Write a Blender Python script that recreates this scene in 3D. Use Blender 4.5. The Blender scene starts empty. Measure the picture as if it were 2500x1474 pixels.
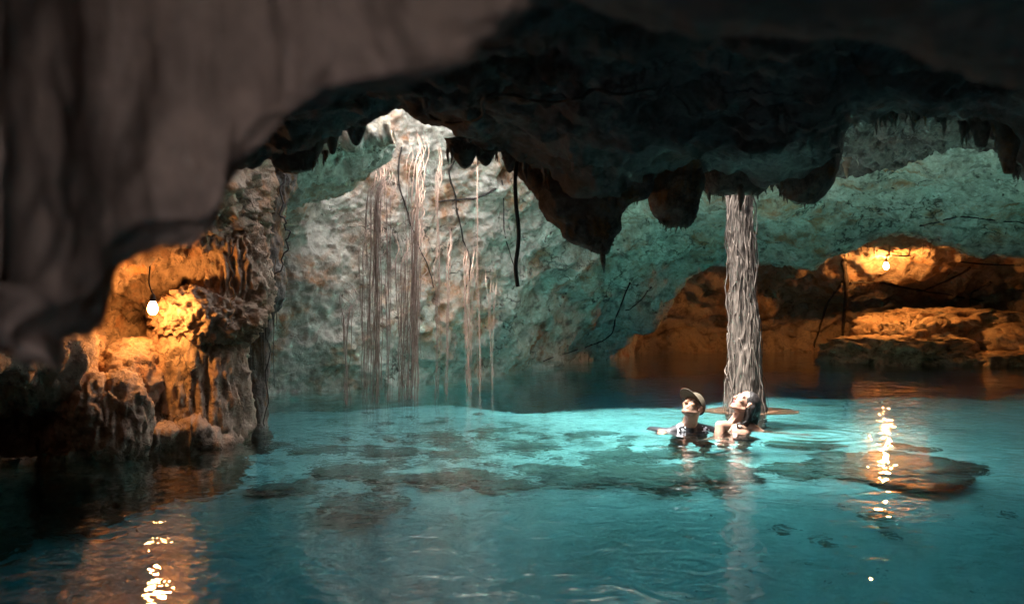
import bpy, bmesh, math, random
import numpy as np
from mathutils import Vector, Matrix, Quaternion
R = math.radians
rng = np.random.default_rng(7)
random.seed(7)
C = bpy.context.scene.collection
S = bpy.context.scene

# ------------------------------------------------------------------ camera
CAMZ = 1.09
F = 2430.0            # focal length in photo pixels (35 mm lens)
cam = bpy.data.cameras.new('camera'); camo = bpy.data.objects.new('camera', cam); C.objects.link(camo)
camo.location = (0, 0, CAMZ); camo.rotation_euler = (R(90), 0, 0)
cam.lens = 35.0; cam.sensor_width = 36.0; cam.clip_start = 0.05; cam.clip_end = 500
cam.dof.use_dof = True; cam.dof.focus_distance = 8.6; cam.dof.aperture_fstop = 2.6
S.camera = camo

# ------------------------------------------------------------------ sky and sun
SUN_EL, SUN_AZ = 69.0, 240.0      # azimuth measured clockwise from +Y; where the sun stands
W = bpy.data.worlds.new("World"); S.world = W; W.use_nodes = True
nt = W.node_tree; nt.nodes.clear()
out = nt.nodes.new('ShaderNodeOutputWorld'); bg = nt.nodes.new('ShaderNodeBackground')
sky = nt.nodes.new('ShaderNodeTexSky'); sky.sky_type = 'NISHITA'; sky.sun_disc = False
sky.sun_elevation = R(SUN_EL); sky.sun_rotation = R(SUN_AZ); sky.air_density = 1.0; sky.dust_density = 3.0
hs = nt.nodes.new('ShaderNodeHueSaturation'); hs.inputs['Saturation'].default_value = 0.40
nt.links.new(sky.outputs[0], hs.inputs['Color']); nt.links.new(hs.outputs[0], bg.inputs[0])
bg.inputs[1].default_value = 0.15
nt.links.new(bg.outputs[0], out.inputs[0])
sl = bpy.data.lights.new('sun', 'SUN'); so = bpy.data.objects.new('sun', sl); C.objects.link(so)
sl.energy = 2.2; sl.angle = R(13); sl.color = (1.0, 0.95, 0.88)
az = R(SUN_AZ); el = R(SUN_EL)
sdir = Vector((math.sin(az) * math.cos(el), math.cos(az) * math.cos(el), math.sin(el)))
so.rotation_euler = sdir.to_track_quat('Z', 'Y').to_euler(); so.location = (0, 8, 12)

S.view_settings.view_transform = 'Standard'; S.view_settings.look = 'None'
S.view_settings.exposure = 3.6; S.view_settings.gamma = 1.0
cy = S.cycles
cy.use_denoising = True; cy.use_adaptive_sampling = True; cy.adaptive_threshold = .008
try: cy.denoiser = 'OPENIMAGEDENOISE'
except Exception: pass
cy.max_bounces = 10; cy.diffuse_bounces = 5; cy.glossy_bounces = 4; cy.transmission_bounces = 6; cy.transparent_max_bounces = 8
cy.volume_bounces = 0; cy.sample_clamp_indirect = 6.0; cy.sample_clamp_direct = 0.0; cy.blur_glossy = 0.3
cy.caustics_reflective = True; cy.caustics_refractive = True

# ------------------------------------------------------------------ helpers
def P(px, py, D):
    """the world point seen at photo pixel (px, py) at distance D in front of the camera"""
    return Vector(((px - 1250) / F * D, D, CAMZ + (737 - py) / F * D))
def WD(py):            # distance of the water surface seen at row py
    return F * CAMZ / (py - 737)
def tag(o, label=None, cat=None, group=None, kind=None):
    if label: o['label'] = label
    if cat: o['category'] = cat
    if group: o['group'] = group
    if kind: o['kind'] = kind
    return o
def mesh_obj(name, verts, faces, mat=None, parent=None, smooth=True):
    me = bpy.data.meshes.new(name)
    v = np.asarray(verts, dtype=np.float32)
    me.from_pydata([tuple(x) for x in v.tolist()], [], [tuple(f) for f in faces])
    me.update()
    if smooth: me.polygons.foreach_set('use_smooth', [True] * len(me.polygons))
    if mat: me.materials.append(mat)
    o = bpy.data.objects.new(name, me); C.objects.link(o)
    if parent: o.parent = parent
    return o
def empty(name, loc, label=None, cat=None, group=None):
    o = bpy.data.objects.new(name, None); C.objects.link(o); o.location = loc; o.empty_display_size = .1
    tag(o, label, cat, group); return o

# ---- numpy gradient noise
_perm = np.array(rng.permutation(256), dtype=np.int64); _perm = np.concatenate([_perm, _perm, _perm])
_g = rng.normal(size=(256, 3)); _g /= np.linalg.norm(_g, axis=1)[:, None]
def perlin(p):
    p = np.asarray(p, dtype=np.float64); i = np.floor(p).astype(np.int64); f = p - i; i &= 255
    u = f * f * f * (f * (f * 6 - 15) + 10)
    def gr(dx, dy, dz):
        h = _perm[_perm[_perm[i[:, 0] + dx] + i[:, 1] + dy] + i[:, 2] + dz]
        return np.sum(_g[h] * (f - np.array([dx, dy, dz])), axis=1)
    x00 = gr(0,0,0)*(1-u[:,0]) + gr(1,0,0)*u[:,0]; x10 = gr(0,1,0)*(1-u[:,0]) + gr(1,1,0)*u[:,0]
    x01 = gr(0,0,1)*(1-u[:,0]) + gr(1,0,1)*u[:,0]; x11 = gr(0,1,1)*(1-u[:,0]) + gr(1,1,1)*u[:,0]
    y0 = x00*(1-u[:,1]) + x10*u[:,1]; y1 = x01*(1-u[:,1]) + x11*u[:,1]
    return (y0*(1-u[:,2]) + y1*u[:,2]) * 1.6
def fbm(p, octs=5, gain=0.5, ridged=False):
    p = np.asarray(p, dtype=np.float64); a = 1.0; s = np.zeros(len(p)); n = 0
    for k in range(octs):
        v = perlin(p * (2.03 ** k) + 17.3 * k)
        if ridged: v = 1 - 2 * np.abs(v)
        s += a * v; n += a; a *= gain
    return s / n
def cells(p, seed=0):
    """distance to nearest feature point (worley)"""
    p = np.asarray(p, dtype=np.float64); i = np.floor(p).astype(np.int64); best = np.full(len(p), 9.0)
    for dx in (-1,0,1):
        for dy in (-1,0,1):
            for dz in (-1,0,1):
                c = i + np.array([dx,dy,dz]); h = _perm[(_perm[(_perm[c[:,0] & 255] + c[:,1]) & 255] + c[:,2] + seed) & 255]
                q = c + (_g[h] * 0.5 + 0.5)
                best = np.minimum(best, np.linalg.norm(p - q, axis=1))
    return best

def catmull(A, n):
    """resample axis 0 of A with n segments between control rows"""
    m = A.shape[0]; outr = []
    for k in range(m - 1):
        p0 = A[max(k-1, 0)]; p1 = A[k]; p2 = A[k+1]; p3 = A[min(k+2, m-1)]
        nn = n[k] if hasattr(n, '__len__') else n
        for j in range(nn):
            t = j / nn
            outr.append(0.5 * ((2*p1) + (-p0 + p2)*t + (2*p0 - 5*p1 + 4*p2 - p3)*t*t + (-p0 + 3*p1 - 3*p2 + p3)*t**3))
    outr.append(A[-1]); return np.array(outr)
def grid_faces(nr, nc, flip=False):
    a = np.arange(nr - 1)[:, None] * nc + np.arange(nc - 1)[None, :]
    q = np.stack([a, a + 1, a + nc + 1, a + nc], axis=-1).reshape(-1, 4)
    return q[:, ::-1] if flip else q
def grid_normals(G):
    du = np.gradient(G, axis=1); dv = np.gradient(G, axis=0)
    n = np.cross(du, dv); n /= np.linalg.norm(n, axis=2)[:, :, None] + 1e-9
    return n
def rock_disp(p, big=0.1, mid=0.04, fine=0.012, scale=1.0, pits=0.0, stretch=(1,1,1), seed=0):
    q = p * np.array(stretch) + seed * 7.77
    d = big * fbm(q * 0.9 / scale, 3) + mid * fbm(q * 3.2 / scale + 5, 4, 0.55, True) + fine * fbm(q * 13 / scale, 3, 0.6)
    if pits:
        c = cells(q * 1.9 / scale, seed); m = np.clip((0.36 - c) / 0.2, 0, 1); gate = np.clip(fbm(q * .7 + 9, 2) * 3 + .2, 0, 1)
        d -= pits * m * m * gate
    return d
def patch(ctrl, nu=12, nv=12, flip=False, **kw):
    """ctrl: rows x cols x 3 world control points -> dense displaced grid (verts, faces)"""
    A = np.array([[tuple(c) for c in row] for row in ctrl], dtype=np.float64)
    A = catmull(A, nv); A = np.transpose(catmull(np.transpose(A, (1, 0, 2)), nu), (1, 0, 2))
    n = grid_normals(A); nr, nc = A.shape[:2]
    p = A.reshape(-1, 3); d = rock_disp(p, **kw)
    # normals should face the camera side
    sgn = -1 if flip else 1
    v = p + n.reshape(-1, 3) * d[:, None] * sgn
    return v, grid_faces(nr, nc)
def join(parts):
    V = []; Fc = []; o = 0
    for v, f in parts:
        V.append(np.asarray(v)); Fc.extend((np.asarray(f) + o).tolist() if not isinstance(f, list) else [[i + o for i in q] for q in f]); o += len(v)
    return np.concatenate(V), Fc
def lump(c, r, rot=0.0, sub=5, seed=0, big=0.25, mid=0.12, fine=0.03, flat=None, scale=None, stretch=(1,1,1)):
    """a rock lump: displaced sphere, amplitudes relative to its mean radius"""
    bm = bmesh.new(); bmesh.ops.create_icosphere(bm, subdivisions=sub, radius=1.0)
    v = np.array([x.co[:] for x in bm.verts]); f = [[x.index for x in q.verts] for q in bm.faces]; bm.free()
    r = np.array(r, dtype=float); m = r.mean(); sc = scale or m * 1.2
    p = v * r; cr, sr = math.cos(rot), math.sin(rot)
    d = m * (big * fbm(p / sc * 1.0 + seed * 3.1, 3) + mid * fbm(p * np.array(stretch) / sc * 3 + seed, 4, .55, True) + fine * fbm(p / sc * 12 + seed, 3))
    p = p + v * d[:, None]
    if flat is not None: p[:, 2] = np.where(p[:, 2] > flat * r[2], flat * r[2] + (p[:, 2] - flat * r[2]) * 0.25, p[:, 2])
    x = p[:, 0] * cr - p[:, 1] * sr; y = p[:, 0] * sr + p[:, 1] * cr
    return np.stack([x, y, p[:, 2]], 1) + np.array(c), f
def tube(pts, rad, ns=6, cap=True):
    """swept tube through points; rad scalar or per point"""
    pts = [Vector(p) for p in pts]; n = len(pts); rad = [rad] * n if not hasattr(rad, '__len__') else rad
    V = []; Fc = []; t0 = (pts[1] - pts[0]).normalized(); nrm = t0.orthogonal().normalized()
    for k in range(n):
        t = (pts[min(k+1, n-1)] - pts[max(k-1, 0)]).normalized()
        nrm = (nrm - t * nrm.dot(t)); nrm = nrm.normalized() if nrm.length > 1e-6 else t.orthogonal().normalized(); b = t.cross(nrm)
        for j in range(ns):
            a = 2 * math.pi * j / ns; V.append(pts[k] + (nrm * math.cos(a) + b * math.sin(a)) * rad[k])
    for k in range(n - 1):
        for j in range(ns):
            a = k * ns + j; b2 = k * ns + (j + 1) % ns; Fc.append([a, b2, b2 + ns, a + ns])
    if cap: Fc.append(list(range(ns))[::-1]); Fc.append([(n-1) * ns + j for j in range(ns)])
    return np.array([tuple(v) for v in V]), Fc
def spline(pts, n=6):
    A = np.array([tuple(p) for p in pts], dtype=float); return [Vector(x) for x in catmull(A, n)]

# ------------------------------------------------------------------ materials
class NT:
    def __init__(s, name):
        s.m = bpy.data.materials.new(name); s.m.use_nodes = True; s.t = s.m.node_tree; s.t.nodes.clear()
        s.out = s.n('ShaderNodeOutputMaterial'); s.tc = s.n('ShaderNodeTexCoord')
    def n(s, k, **kw):
        x = s.t.nodes.new(k)
        for a, b in kw.items(): setattr(x, a, b)
        return x
    def l(s, a, b): s.t.links.new(a, b)
    def noise(s, scale, det=4, rough=.55, vec=None, dist=0.0, off=None, stretch=None):
        x = s.n('ShaderNodeTexNoise'); x.inputs['Scale'].default_value = scale; x.inputs['Detail'].default_value = det
        x.inputs['Roughness'].default_value = rough; x.inputs['Distortion'].default_value = dist
        mp = s.n('ShaderNodeMapping'); s.l(vec or s.tc.outputs['Object'], mp.inputs[0])
        if off: mp.inputs['Location'].default_value = off
        if stretch: mp.inputs['Scale'].default_value = stretch
        s.l(mp.outputs[0], x.inputs['Vector']); return x.outputs['Fac']
    def ramp(s, fac, stops, interp='LINEAR'):
        x = s.n('ShaderNodeValToRGB'); x.color_ramp.interpolation = interp; e = x.color_ramp.elements
        while len(e) < len(stops): e.new(0.5)
        for q, (p, c) in zip(e, stops): q.position = p; q.color = (c if hasattr(c, '__len__') else (c, c, c)) [:3] + (1,) if hasattr(c, '__len__') else (c, c, c, 1)
        s.l(fac, x.inputs[0]); return x.outputs[0]
    def mix(s, fac, a, b, mode='MIX'):
        x = s.n('ShaderNodeMix', data_type='RGBA', blend_type=mode)
        for sock, v in ((x.inputs[0], fac), (x.inputs[6], a), (x.inputs[7], b)):
            if hasattr(v, 'links') or hasattr(v, 'is_linked'): s.l(v, sock)
            elif hasattr(v, '__len__'): sock.default_value = tuple(v)[:3] + (1,)
            else: sock.default_value = v
        return x.outputs[2]
    def math(s, op, a, b=None, clamp=False):
        x = s.n('ShaderNodeMath', operation=op, use_clamp=clamp)
        for k, v in ((0, a), (1, b)):
            if v is None: continue
            if hasattr(v, 'is_linked'): s.l(v, x.inputs[k])
            else: x.inputs[k].default_value = v
        return x.outputs[0]
    def bump(s, h, strength=.5, dist=.02, normal=None):
        b = s.n('ShaderNodeBump'); b.inputs['Strength'].default_value = strength; b.inputs['Distance'].default_value = dist
        s.l(h, b.inputs['Height'])
        if normal is not None: s.l(normal, b.inputs['Normal'])
        return b.outputs[0]
    def bsdf(s, col, rough=.8, normal=None, spec=.3, **kw):
        b = s.n('ShaderNodeBsdfPrincipled')
        for sock, v in ((b.inputs['Base Color'], col), (b.inputs['Roughness'], rough)):
            if hasattr(v, 'is_linked'): s.l(v, sock)
            elif hasattr(v, '__len__'): sock.default_value = tuple(v)[:3] + (1,)
            else: sock.default_value = v
        b.inputs['Specular IOR Level'].default_value = spec
        for k, v in kw.items(): b.inputs[k.replace('_', ' ')].default_value = v
        if normal is not None: s.l(normal, b.inputs['Normal'])
        s.l(b.outputs[0], s.out.inputs['Surface']); return s.m

def rock_mat(name, c_light, c_mid, c_dark, c_stain, stain=.5, scale=1.0, rough=.85, bump=.6, pits=.5, streak=None, crack=.5, wet=None):
    k = NT(name)
    n1 = k.noise(1.1 * scale, 6, .6, dist=.4); n2 = k.noise(5.5 * scale, 8, .65, off=(3, 1, 7)); n3 = k.noise(22 * scale, 6, .7, off=(9, 4, 2))
    n4 = k.noise(0.8 * scale, 7, .62, dist=1.2, off=(11, 5, 3)); n5 = k.noise(3.2 * scale, 9, .7, dist=.8, off=(1, 15, 8), stretch=streak)
    col = k.mix(k.ramp(n1, [(.38, 0.0), (.62, 1.0)]), c_mid, c_light)
    col = k.mix(k.ramp(n2, [(.40, 1.0), (.52, 0.0)]), col, c_dark) if crack < 0 else k.mix(k.math('MULTIPLY', k.ramp(n2, [(.36, 1.0), (.50, 0.0)]), .75), col, c_dark)
    st = k.math('MULTIPLY', k.ramp(n4, [(.50, 0.0), (.60, 1.0)]), k.ramp(n5, [(.40, 0.0), (.60, 1.0)]))
    col = k.mix(k.math('MULTIPLY', st, stain * 1.4, True), col, c_stain)
    v = k.n('ShaderNodeTexVoronoi'); v.feature = 'DISTANCE_TO_EDGE'; v.inputs['Scale'].default_value = 1.5 * scale
    dis = k.n('ShaderNodeVectorMath', operation='ADD'); nz = k.n('ShaderNodeTexNoise'); nz.inputs['Scale'].default_value = 2.5 * scale; nz.inputs['Detail'].default_value = 5
    k.l(k.tc.outputs['Object'], nz.inputs['Vector']); k.l(k.tc.outputs['Object'], dis.inputs[0]); k.l(nz.outputs['Color'], dis.inputs[1]); k.l(dis.outputs[0], v.inputs['Vector'])
    cr = k.ramp(v.outputs['Distance'], [(0.0, 1.0), (.025, 0.0)]); crm = k.math('MULTIPLY', cr, k.ramp(k.noise(.9 * scale, 3, off=(4, 4, 4)), [(.5, 0), (.6, abs(crack))]))
    col = k.mix(crm, col, tuple(x * .35 for x in c_dark))
    vp = k.n('ShaderNodeTexVoronoi'); vp.inputs['Scale'].default_value = 6.5 * scale; k.l(dis.outputs[0], vp.inputs['Vector'])
    pm = k.math('MULTIPLY', k.ramp(vp.outputs['Distance'], [(.10, 1.0), (.24, 0.0)]), k.ramp(k.noise(1.6 * scale, 4, off=(7, 2, 4)), [(.50, 0), (.58, pits)]))
    col = k.mix(pm, col, tuple(x * .4 for x in c_dark))
    col = k.mix(k.math('MULTIPLY', k.ramp(n3, [(.3, 1), (.6, 0)]), .45), col, c_dark)
    h = k.math('ADD', k.math('MULTIPLY', n2, 1.0), k.math('MULTIPLY', n3, .45)); h = k.math('ADD', h, k.math('MULTIPLY', k.noise(70 * scale, 4, .6), .12))
    h = k.math('SUBTRACT', h, k.math('MULTIPLY', pm, .8)); h = k.math('SUBTRACT', h, k.math('MULTIPLY', crm, .5))
    return k.bsdf(col, rough, k.bump(h, bump, .06 / scale), .25)
M = {}
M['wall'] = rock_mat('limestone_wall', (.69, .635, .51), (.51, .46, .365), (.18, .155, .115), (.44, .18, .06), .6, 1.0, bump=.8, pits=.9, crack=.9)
M['wall_left'] = rock_mat('flowstone_wall', (.46, .33, .22), (.31, .21, .135), (.09, .06, .04), (.36, .16, .06), .7, 1.5, bump=.9, streak=(1, 1, .35))  # tones shifted to orange, some of the bulb's glow put into the colour
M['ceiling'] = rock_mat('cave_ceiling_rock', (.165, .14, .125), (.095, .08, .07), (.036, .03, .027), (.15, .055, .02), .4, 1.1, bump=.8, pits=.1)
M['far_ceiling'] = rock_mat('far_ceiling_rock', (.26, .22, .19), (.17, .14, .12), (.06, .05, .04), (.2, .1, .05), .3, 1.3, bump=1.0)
M['near'] = rock_mat('near_rock', (.265, .17, .135), (.21, .135, .105), (.115, .075, .06), (.20, .12, .08), .35, 1.0, bump=.35)
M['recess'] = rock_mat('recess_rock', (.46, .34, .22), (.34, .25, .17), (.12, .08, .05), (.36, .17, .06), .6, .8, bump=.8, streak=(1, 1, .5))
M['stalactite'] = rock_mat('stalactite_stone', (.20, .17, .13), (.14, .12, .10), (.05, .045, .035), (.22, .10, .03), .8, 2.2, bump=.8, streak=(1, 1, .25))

# ------------------------------------------------------------------ cave shell
def rows(cols, *specs, dx=None):
    """control rows from photo-anchored columns: each spec = (list of py, list of D) or ('z', z, list of D)"""
    out = []
    for sp in specs:
        if isinstance(sp[0], Vector): out.append(list(sp)); continue
        if isinstance(sp[0], str):
            px = sp[3] if len(sp) > 3 else cols
            out.append([Vector(((x - 1250) / F * D, D, sp[1] if not hasattr(sp[1], '__len__') else sp[1][i])) for i, (x, D) in enumerate(zip(px, sp[2]))])
        else:
            px = sp[2] if len(sp) > 2 else cols
            out.append([P(x, y, D) for x, y, D in zip(px, sp[0], sp[1])])
    return out

# back wall and the sloping grey overhang on its right
bc = [440, 560, 700, 850, 1000, 1150, 1300, 1450, 1560, 1650, 1760, 1900, 2050, 2200, 2350, 2520, 2800]
eD = [11.4, 11.6, 11.9, 12.4, 13.2, 14.5, 16.2, 18.5, 18, 17.5, 17, 16.5, 16, 15.5, 15.5, 15.5, 16]
back = rows(bc,
    ('z', [-6.0]*8 + [2.0, 2.4, 2.8, 2.9, 3.0, 3.4, 3.2, 3.2, 3.2], [d + (0 if i < 8 else 2.5) for i, d in enumerate(eD)]),
    ('z', [-1.0]*8 + [1.0, 1.6, 2.0, 2.1, 2.2, 2.6, 2.3, 2.3, 2.3], [d + (0 if i < 8 else 1.0) for i, d in enumerate(eD)]),
    ([972, 965, 960, 951, 937, 920, 900, 878, 805, 722, 645, 632, 608, 566, 602, 600, 590], eD),
    ([850, 850, 840, 830, 820, 800, 780, 740, 700, 640, 590, 578, 560, 528, 545, 545, 540], [11.3, 11.6, 11.9, 12.2, 12.8, 13.8, 15.3, 16.8, 16.8, 16.5, 16, 15.3, 14.5, 14, 14, 14, 14]),
    ([700, 700, 690, 680, 670, 650, 640, 620, 600, 560, 530, 510, 490, 470, 480, 480, 480], [11.2, 11.5, 11.9, 12.4, 12.9, 13.6, 14.4, 15.3, 15.5, 15.2, 14.5, 13.8, 13, 12.6, 12.6, 12.4, 12.4]),
    ([560, 560, 540, 530, 520, 510, 510, 510, 500, 490, 470, 450, 430, 420, 420, 420, 420], [10.6, 11, 11.6, 12.4, 12.9, 13.4, 13.9, 14.2, 14, 13.6, 13, 12.4, 11.7, 11.3, 11, 11, 11]),
    ([440, 440, 420, 400, 390, 390, 390, 390, 390, 390, 380, 370, 345, 330, 330, 340, 340], [9.6, 10.2, 11.2, 12.3, 12.8, 13.2, 13.5, 13.2, 12.2, 11.8, 11.4, 10.8, 10.2, 9.8, 9.6, 9.4, 9.4]),
    ('z', [3.6]*17, [9.2, 9.9, 11.0, 12.2, 12.8, 13.0, 13.0, 12.6, 11.8, 11.5, 11, 10.2, 9.4, 8.8, 8.4, 8.2, 8.2]),
    ('z', [4.8]*17, [9.2, 9.9, 11.0, 12.3, 12.9, 13.1, 13.0, 12.6, 12, 11.7, 11, 10.2, 9.2, 8.4, 8, 7.8, 7.8]))
v, f = patch(back, 32, 34, big=.34, mid=.075, fine=.055, scale=.95, pits=.26)
o = mesh_obj('cave_wall', v, f, M['wall']); tag(o, kind='structure')
from mathutils.bvhtree import BVHTree
WALL = BVHTree.FromPolygons([Vector(x) for x in v.tolist()], [tuple(q) for q in np.asarray(f).tolist()])
def bvh(v, f): return BVHTree.FromPolygons([Vector(x) for x in np.asarray(v).tolist()], [tuple(q) for q in (f if isinstance(f, list) else np.asarray(f).tolist())])
def wall_D(px, py, tree=None):
    d = P(px, py, 1.0) - Vector((0, 0, CAMZ))
    if tree:
        h = tree.ray_cast(Vector((0, 0, CAMZ)) + d * 2.0, d.normalized()); return h[0].y if h[0] else None
    h = WALL.ray_cast(Vector((0, 0, CAMZ)) + d * 8.5, d.normalized())
    return h[0].y if h[0] else 12.0

# far recess behind the overhang, lit by the right-hand bulb
rc = [1380, 1500, 1650, 1800, 1950, 2100, 2250, 2400, 2560, 2800]
rD = [19.0, 20.5, 21.5, 22, 22, 22, 22, 22, 22, 22]
rW = [-.5, -.2, .3, .7, 1, 1, 1, 1, 1, 1]
rec = rows(rc,
    ('z', -6, rD), ('z', -0.3, rD),
    ([820, 815, 812, 812, 815, 800, 790, 790, 790, 790], [d + .2 for d in rD]),
    ([760, 750, 745, 745, 745, 745, 745, 755, 760, 760], [d - .4 * w for d, w in zip(rD, rW)]),
    ([720, 700, 690, 680, 680, 690, 690, 690, 690, 690], [d - 1.6 * w for d, w in zip(rD, rW)]),
    ([700, 660, 640, 630, 630, 630, 630, 620, 620, 620], [d - 3.0 * w for d, w in zip(rD, rW)]),
    ([680, 620, 600, 590, 585, 575, 570, 565, 560, 560], [d - 4.6 * w for d, w in zip(rD, rW)]),
    ('z', 3.6, [d - 6.5 * w for d, w in zip(rD, rW)]))
v, f = patch(rec, 18, 14, big=.5, mid=.22, fine=.05, scale=1.6, stretch=(1, 1, 1.6), seed=2)
RECESS = bvh(v, f)
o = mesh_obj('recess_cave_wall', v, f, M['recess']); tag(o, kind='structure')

# left wall
lc = [-420, -150, 60, 160, 250, 350, 450, 540]
left = rows(lc,
    ('z', -8, [4.9, 6.0, 6.8, 6.9, 6.9, 7.2, 7.4, 7.7, 9.0, 11.5], lc + [585, 600]),
    ('z', -0.6, [4.9, 6.0, 6.8, 6.9, 6.9, 7.2, 7.4, 7.6, 9.0, 11.5], lc + [585, 600]),
    ([1300, 1230, 1175, 1150, 1130, 1110, 1100, 1090, 1040, 975], [4.9, 6.0, 6.8, 6.9, 6.9, 7.3, 7.5, 7.8, 9.2, 11.6], lc + [590, 600]),
    ([1050, 1010, 985, 975, 965, 960, 955, 950, 940, 930], [5.2, 6.3, 7.1, 7.2, 7.3, 7.6, 7.8, 8.0, 9.2, 11.6], lc + [590, 600]),
    ([930, 900, 880, 870, 860, 860, 850, 850, 850, 850], [4.6, 5.5, 6.35, 6.9, 7.5, 7.8, 7.9, 8.0, 9.0, 11.4], lc + [600, 610]),
    ([800, 780, 765, 760, 760, 755, 750, 750, 750, 750], [5.2, 6.3, 7.1, 7.4, 7.9, 8.3, 8.1, 7.9, 8.7, 11.2], lc + [620, 640]),
    ([690, 670, 665, 660, 655, 650, 650, 650, 650, 650], [5.0, 6.2, 6.9, 7.2, 7.4, 7.7, 7.8, 7.9, 8.6, 10.8], lc + [640, 660]),
    ([560, 560, 560, 560, 555, 550, 550, 545, 530, 520], [4.6, 5.6, 6.2, 6.4, 6.6, 6.8, 7.2, 7.6, 8.5, 10.4], lc + [650, 680]),
    ([430, 430, 430, 430, 430, 430, 430, 430, 430, 410], [4.0, 4.9, 5.5, 5.7, 5.9, 6.2, 6.6, 7.2, 8.3, 10.0], lc + [660, 720]),
    ('z', 2.9, [3.8, 4.6, 5.2, 5.4, 5.6, 5.8, 6.3, 7, 8.1, 9.6], lc + [660, 740]),
    ('z', 4.8, [3.8, 4.6, 5.2, 5.4, 5.6, 5.8, 6.3, 7, 8.1, 9.6], lc + [660, 740]))
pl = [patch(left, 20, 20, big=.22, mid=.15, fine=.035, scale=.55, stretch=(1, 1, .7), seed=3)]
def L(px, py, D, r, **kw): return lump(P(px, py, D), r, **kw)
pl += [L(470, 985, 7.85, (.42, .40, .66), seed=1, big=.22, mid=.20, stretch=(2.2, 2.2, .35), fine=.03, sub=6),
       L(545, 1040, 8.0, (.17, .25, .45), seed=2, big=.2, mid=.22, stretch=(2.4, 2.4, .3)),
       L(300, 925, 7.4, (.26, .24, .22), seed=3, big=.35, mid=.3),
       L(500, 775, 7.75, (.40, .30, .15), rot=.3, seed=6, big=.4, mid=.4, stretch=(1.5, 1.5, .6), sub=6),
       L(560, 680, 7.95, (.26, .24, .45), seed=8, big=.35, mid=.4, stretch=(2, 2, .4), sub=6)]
rr = random.Random(5)
for k in range(15):      # rounded flowstone knobs above the waterline
    px = rr.uniform(165, 345); py = rr.uniform(940, 1110); D = 6.8 + (px - 150) / 200 * .5 + (1120 - py) / 1000
    s = rr.uniform(.05, .12)
    pl.append(lump(P(px, py, D), (s, s, s * rr.uniform(1.1, 2.0)), sub=4, seed=20 + k, big=.35, mid=.4, fine=.08, stretch=(1.6, 1.6, .5)))
pl += [L(275, 1040, 7.05, (.22, .2, .34), seed=50, big=.3, mid=.35, stretch=(2, 2, .4)), L(215, 1000, 6.95, (.16, .16, .24), seed=51, big=.35, mid=.4), L(330, 870, 7.45, (.16, .18, .13), seed=52, big=.25, mid=.2)]
v, f = join(pl)
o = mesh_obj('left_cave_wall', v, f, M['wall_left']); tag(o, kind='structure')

# grey ledge where the back wall rolls over towards the skylight
gc = [480, 560, 630, 690, 760, 830, 880, 920, 955]
ledge = rows(gc,
    ('z', 3.2, [10.8, 10.8, 10.9, 11, 11.1, 11.2, 11.3, 11.4, 11.5]),
    ([480, 475, 470, 470, 448, 428, 405, 385, 350], [10.8]*9),
    ([505, 502, 500, 498, 474, 446, 415, 390, 352], [10.3]*9),
    ([450, 450, 450, 448, 430, 408, 385, 365, 335], [9.8]*9),
    ([370, 370, 370, 370, 362, 350, 340, 330, 310], [9.4]*9),
    ([300, 300, 300, 300, 300, 300, 295, 290, 285], [9.2]*9),
    ('z', 4.5, [9.1]*9))
v, f = patch(ledge, 14, 14, big=.18, mid=.10, fine=.03, scale=.6, seed=5)
o = mesh_obj('ledge_cave_wall', v, f, M['wall']); tag(o, kind='structure')

# low dark ceiling between the camera and the skylight
cc = [500, 600, 660, 700, 760, 820, 870, 940, 1010, 1080, 1140, 1210, 1280, 1340, 1400, 1460, 1520, 1580, 1650, 1720, 1800, 1900, 1990, 2040, 2075, 2150, 2250, 2340, 2420, 2470, 2560, 2800]
lip = [430, 420, 400, 400, 395, 350, 320, 305, 312, 335, 372, 378, 395, 430, 470, 490, 485, 450, 430, 430, 440, 445, 430, 380, 300, 285, 285, 300, 320, 370, 430, 440]
lD = [5.2, 5.2, 5.2, 5.3, 5.3, 5.3, 5.4, 5.5, 5.6, 5.6, 5.7, 5.8, 5.9, 6, 6, 6, 6.2, 6.4, 6.5, 6.5, 6.6, 6.6, 6.6, 6.6, 6.4, 6.2, 6.2, 6, 5.8, 5.6, 5.4, 5.4]
def lerp_py(a): return [l + (a - l) for l in lip]
ceil = rows(cc,
    [Vector(((x - 1250) / F * 3, -4, 2.3)) for x in cc], [Vector(((x - 1250) / F * 3, -.5, 2.2)) for x in cc], [Vector(((x - 1250) / F * 2.6, 1.2, 1.9)) for x in cc],
    ([20 + 0.05*l for l in lip], [2.2]*32),
    ([120 + 0.10*l for l in lip], [2.9 + .02*i for i in range(32)]),
    ([170 + .25*l for l in lip], [3.7 + .015*i for i in range(32)]),
    ([110 + .62*l for l in lip], [4.6 + .01*i for i in range(32)]),
    (lip, lD),
    ([l - 30 for l in lip], [d + .2 for d in lD]),
    ('z', 2.5, [d + .3 for d in lD]), ('z', 3.5, [d + .35 for d in lD]), ('z', 4.8, [d + .35 for d in lD]))
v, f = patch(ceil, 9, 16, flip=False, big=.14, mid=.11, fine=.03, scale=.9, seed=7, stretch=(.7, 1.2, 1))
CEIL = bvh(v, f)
o = mesh_obj('cave_ceiling', v, f, M['ceiling']); tag(o, kind='structure')

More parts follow.
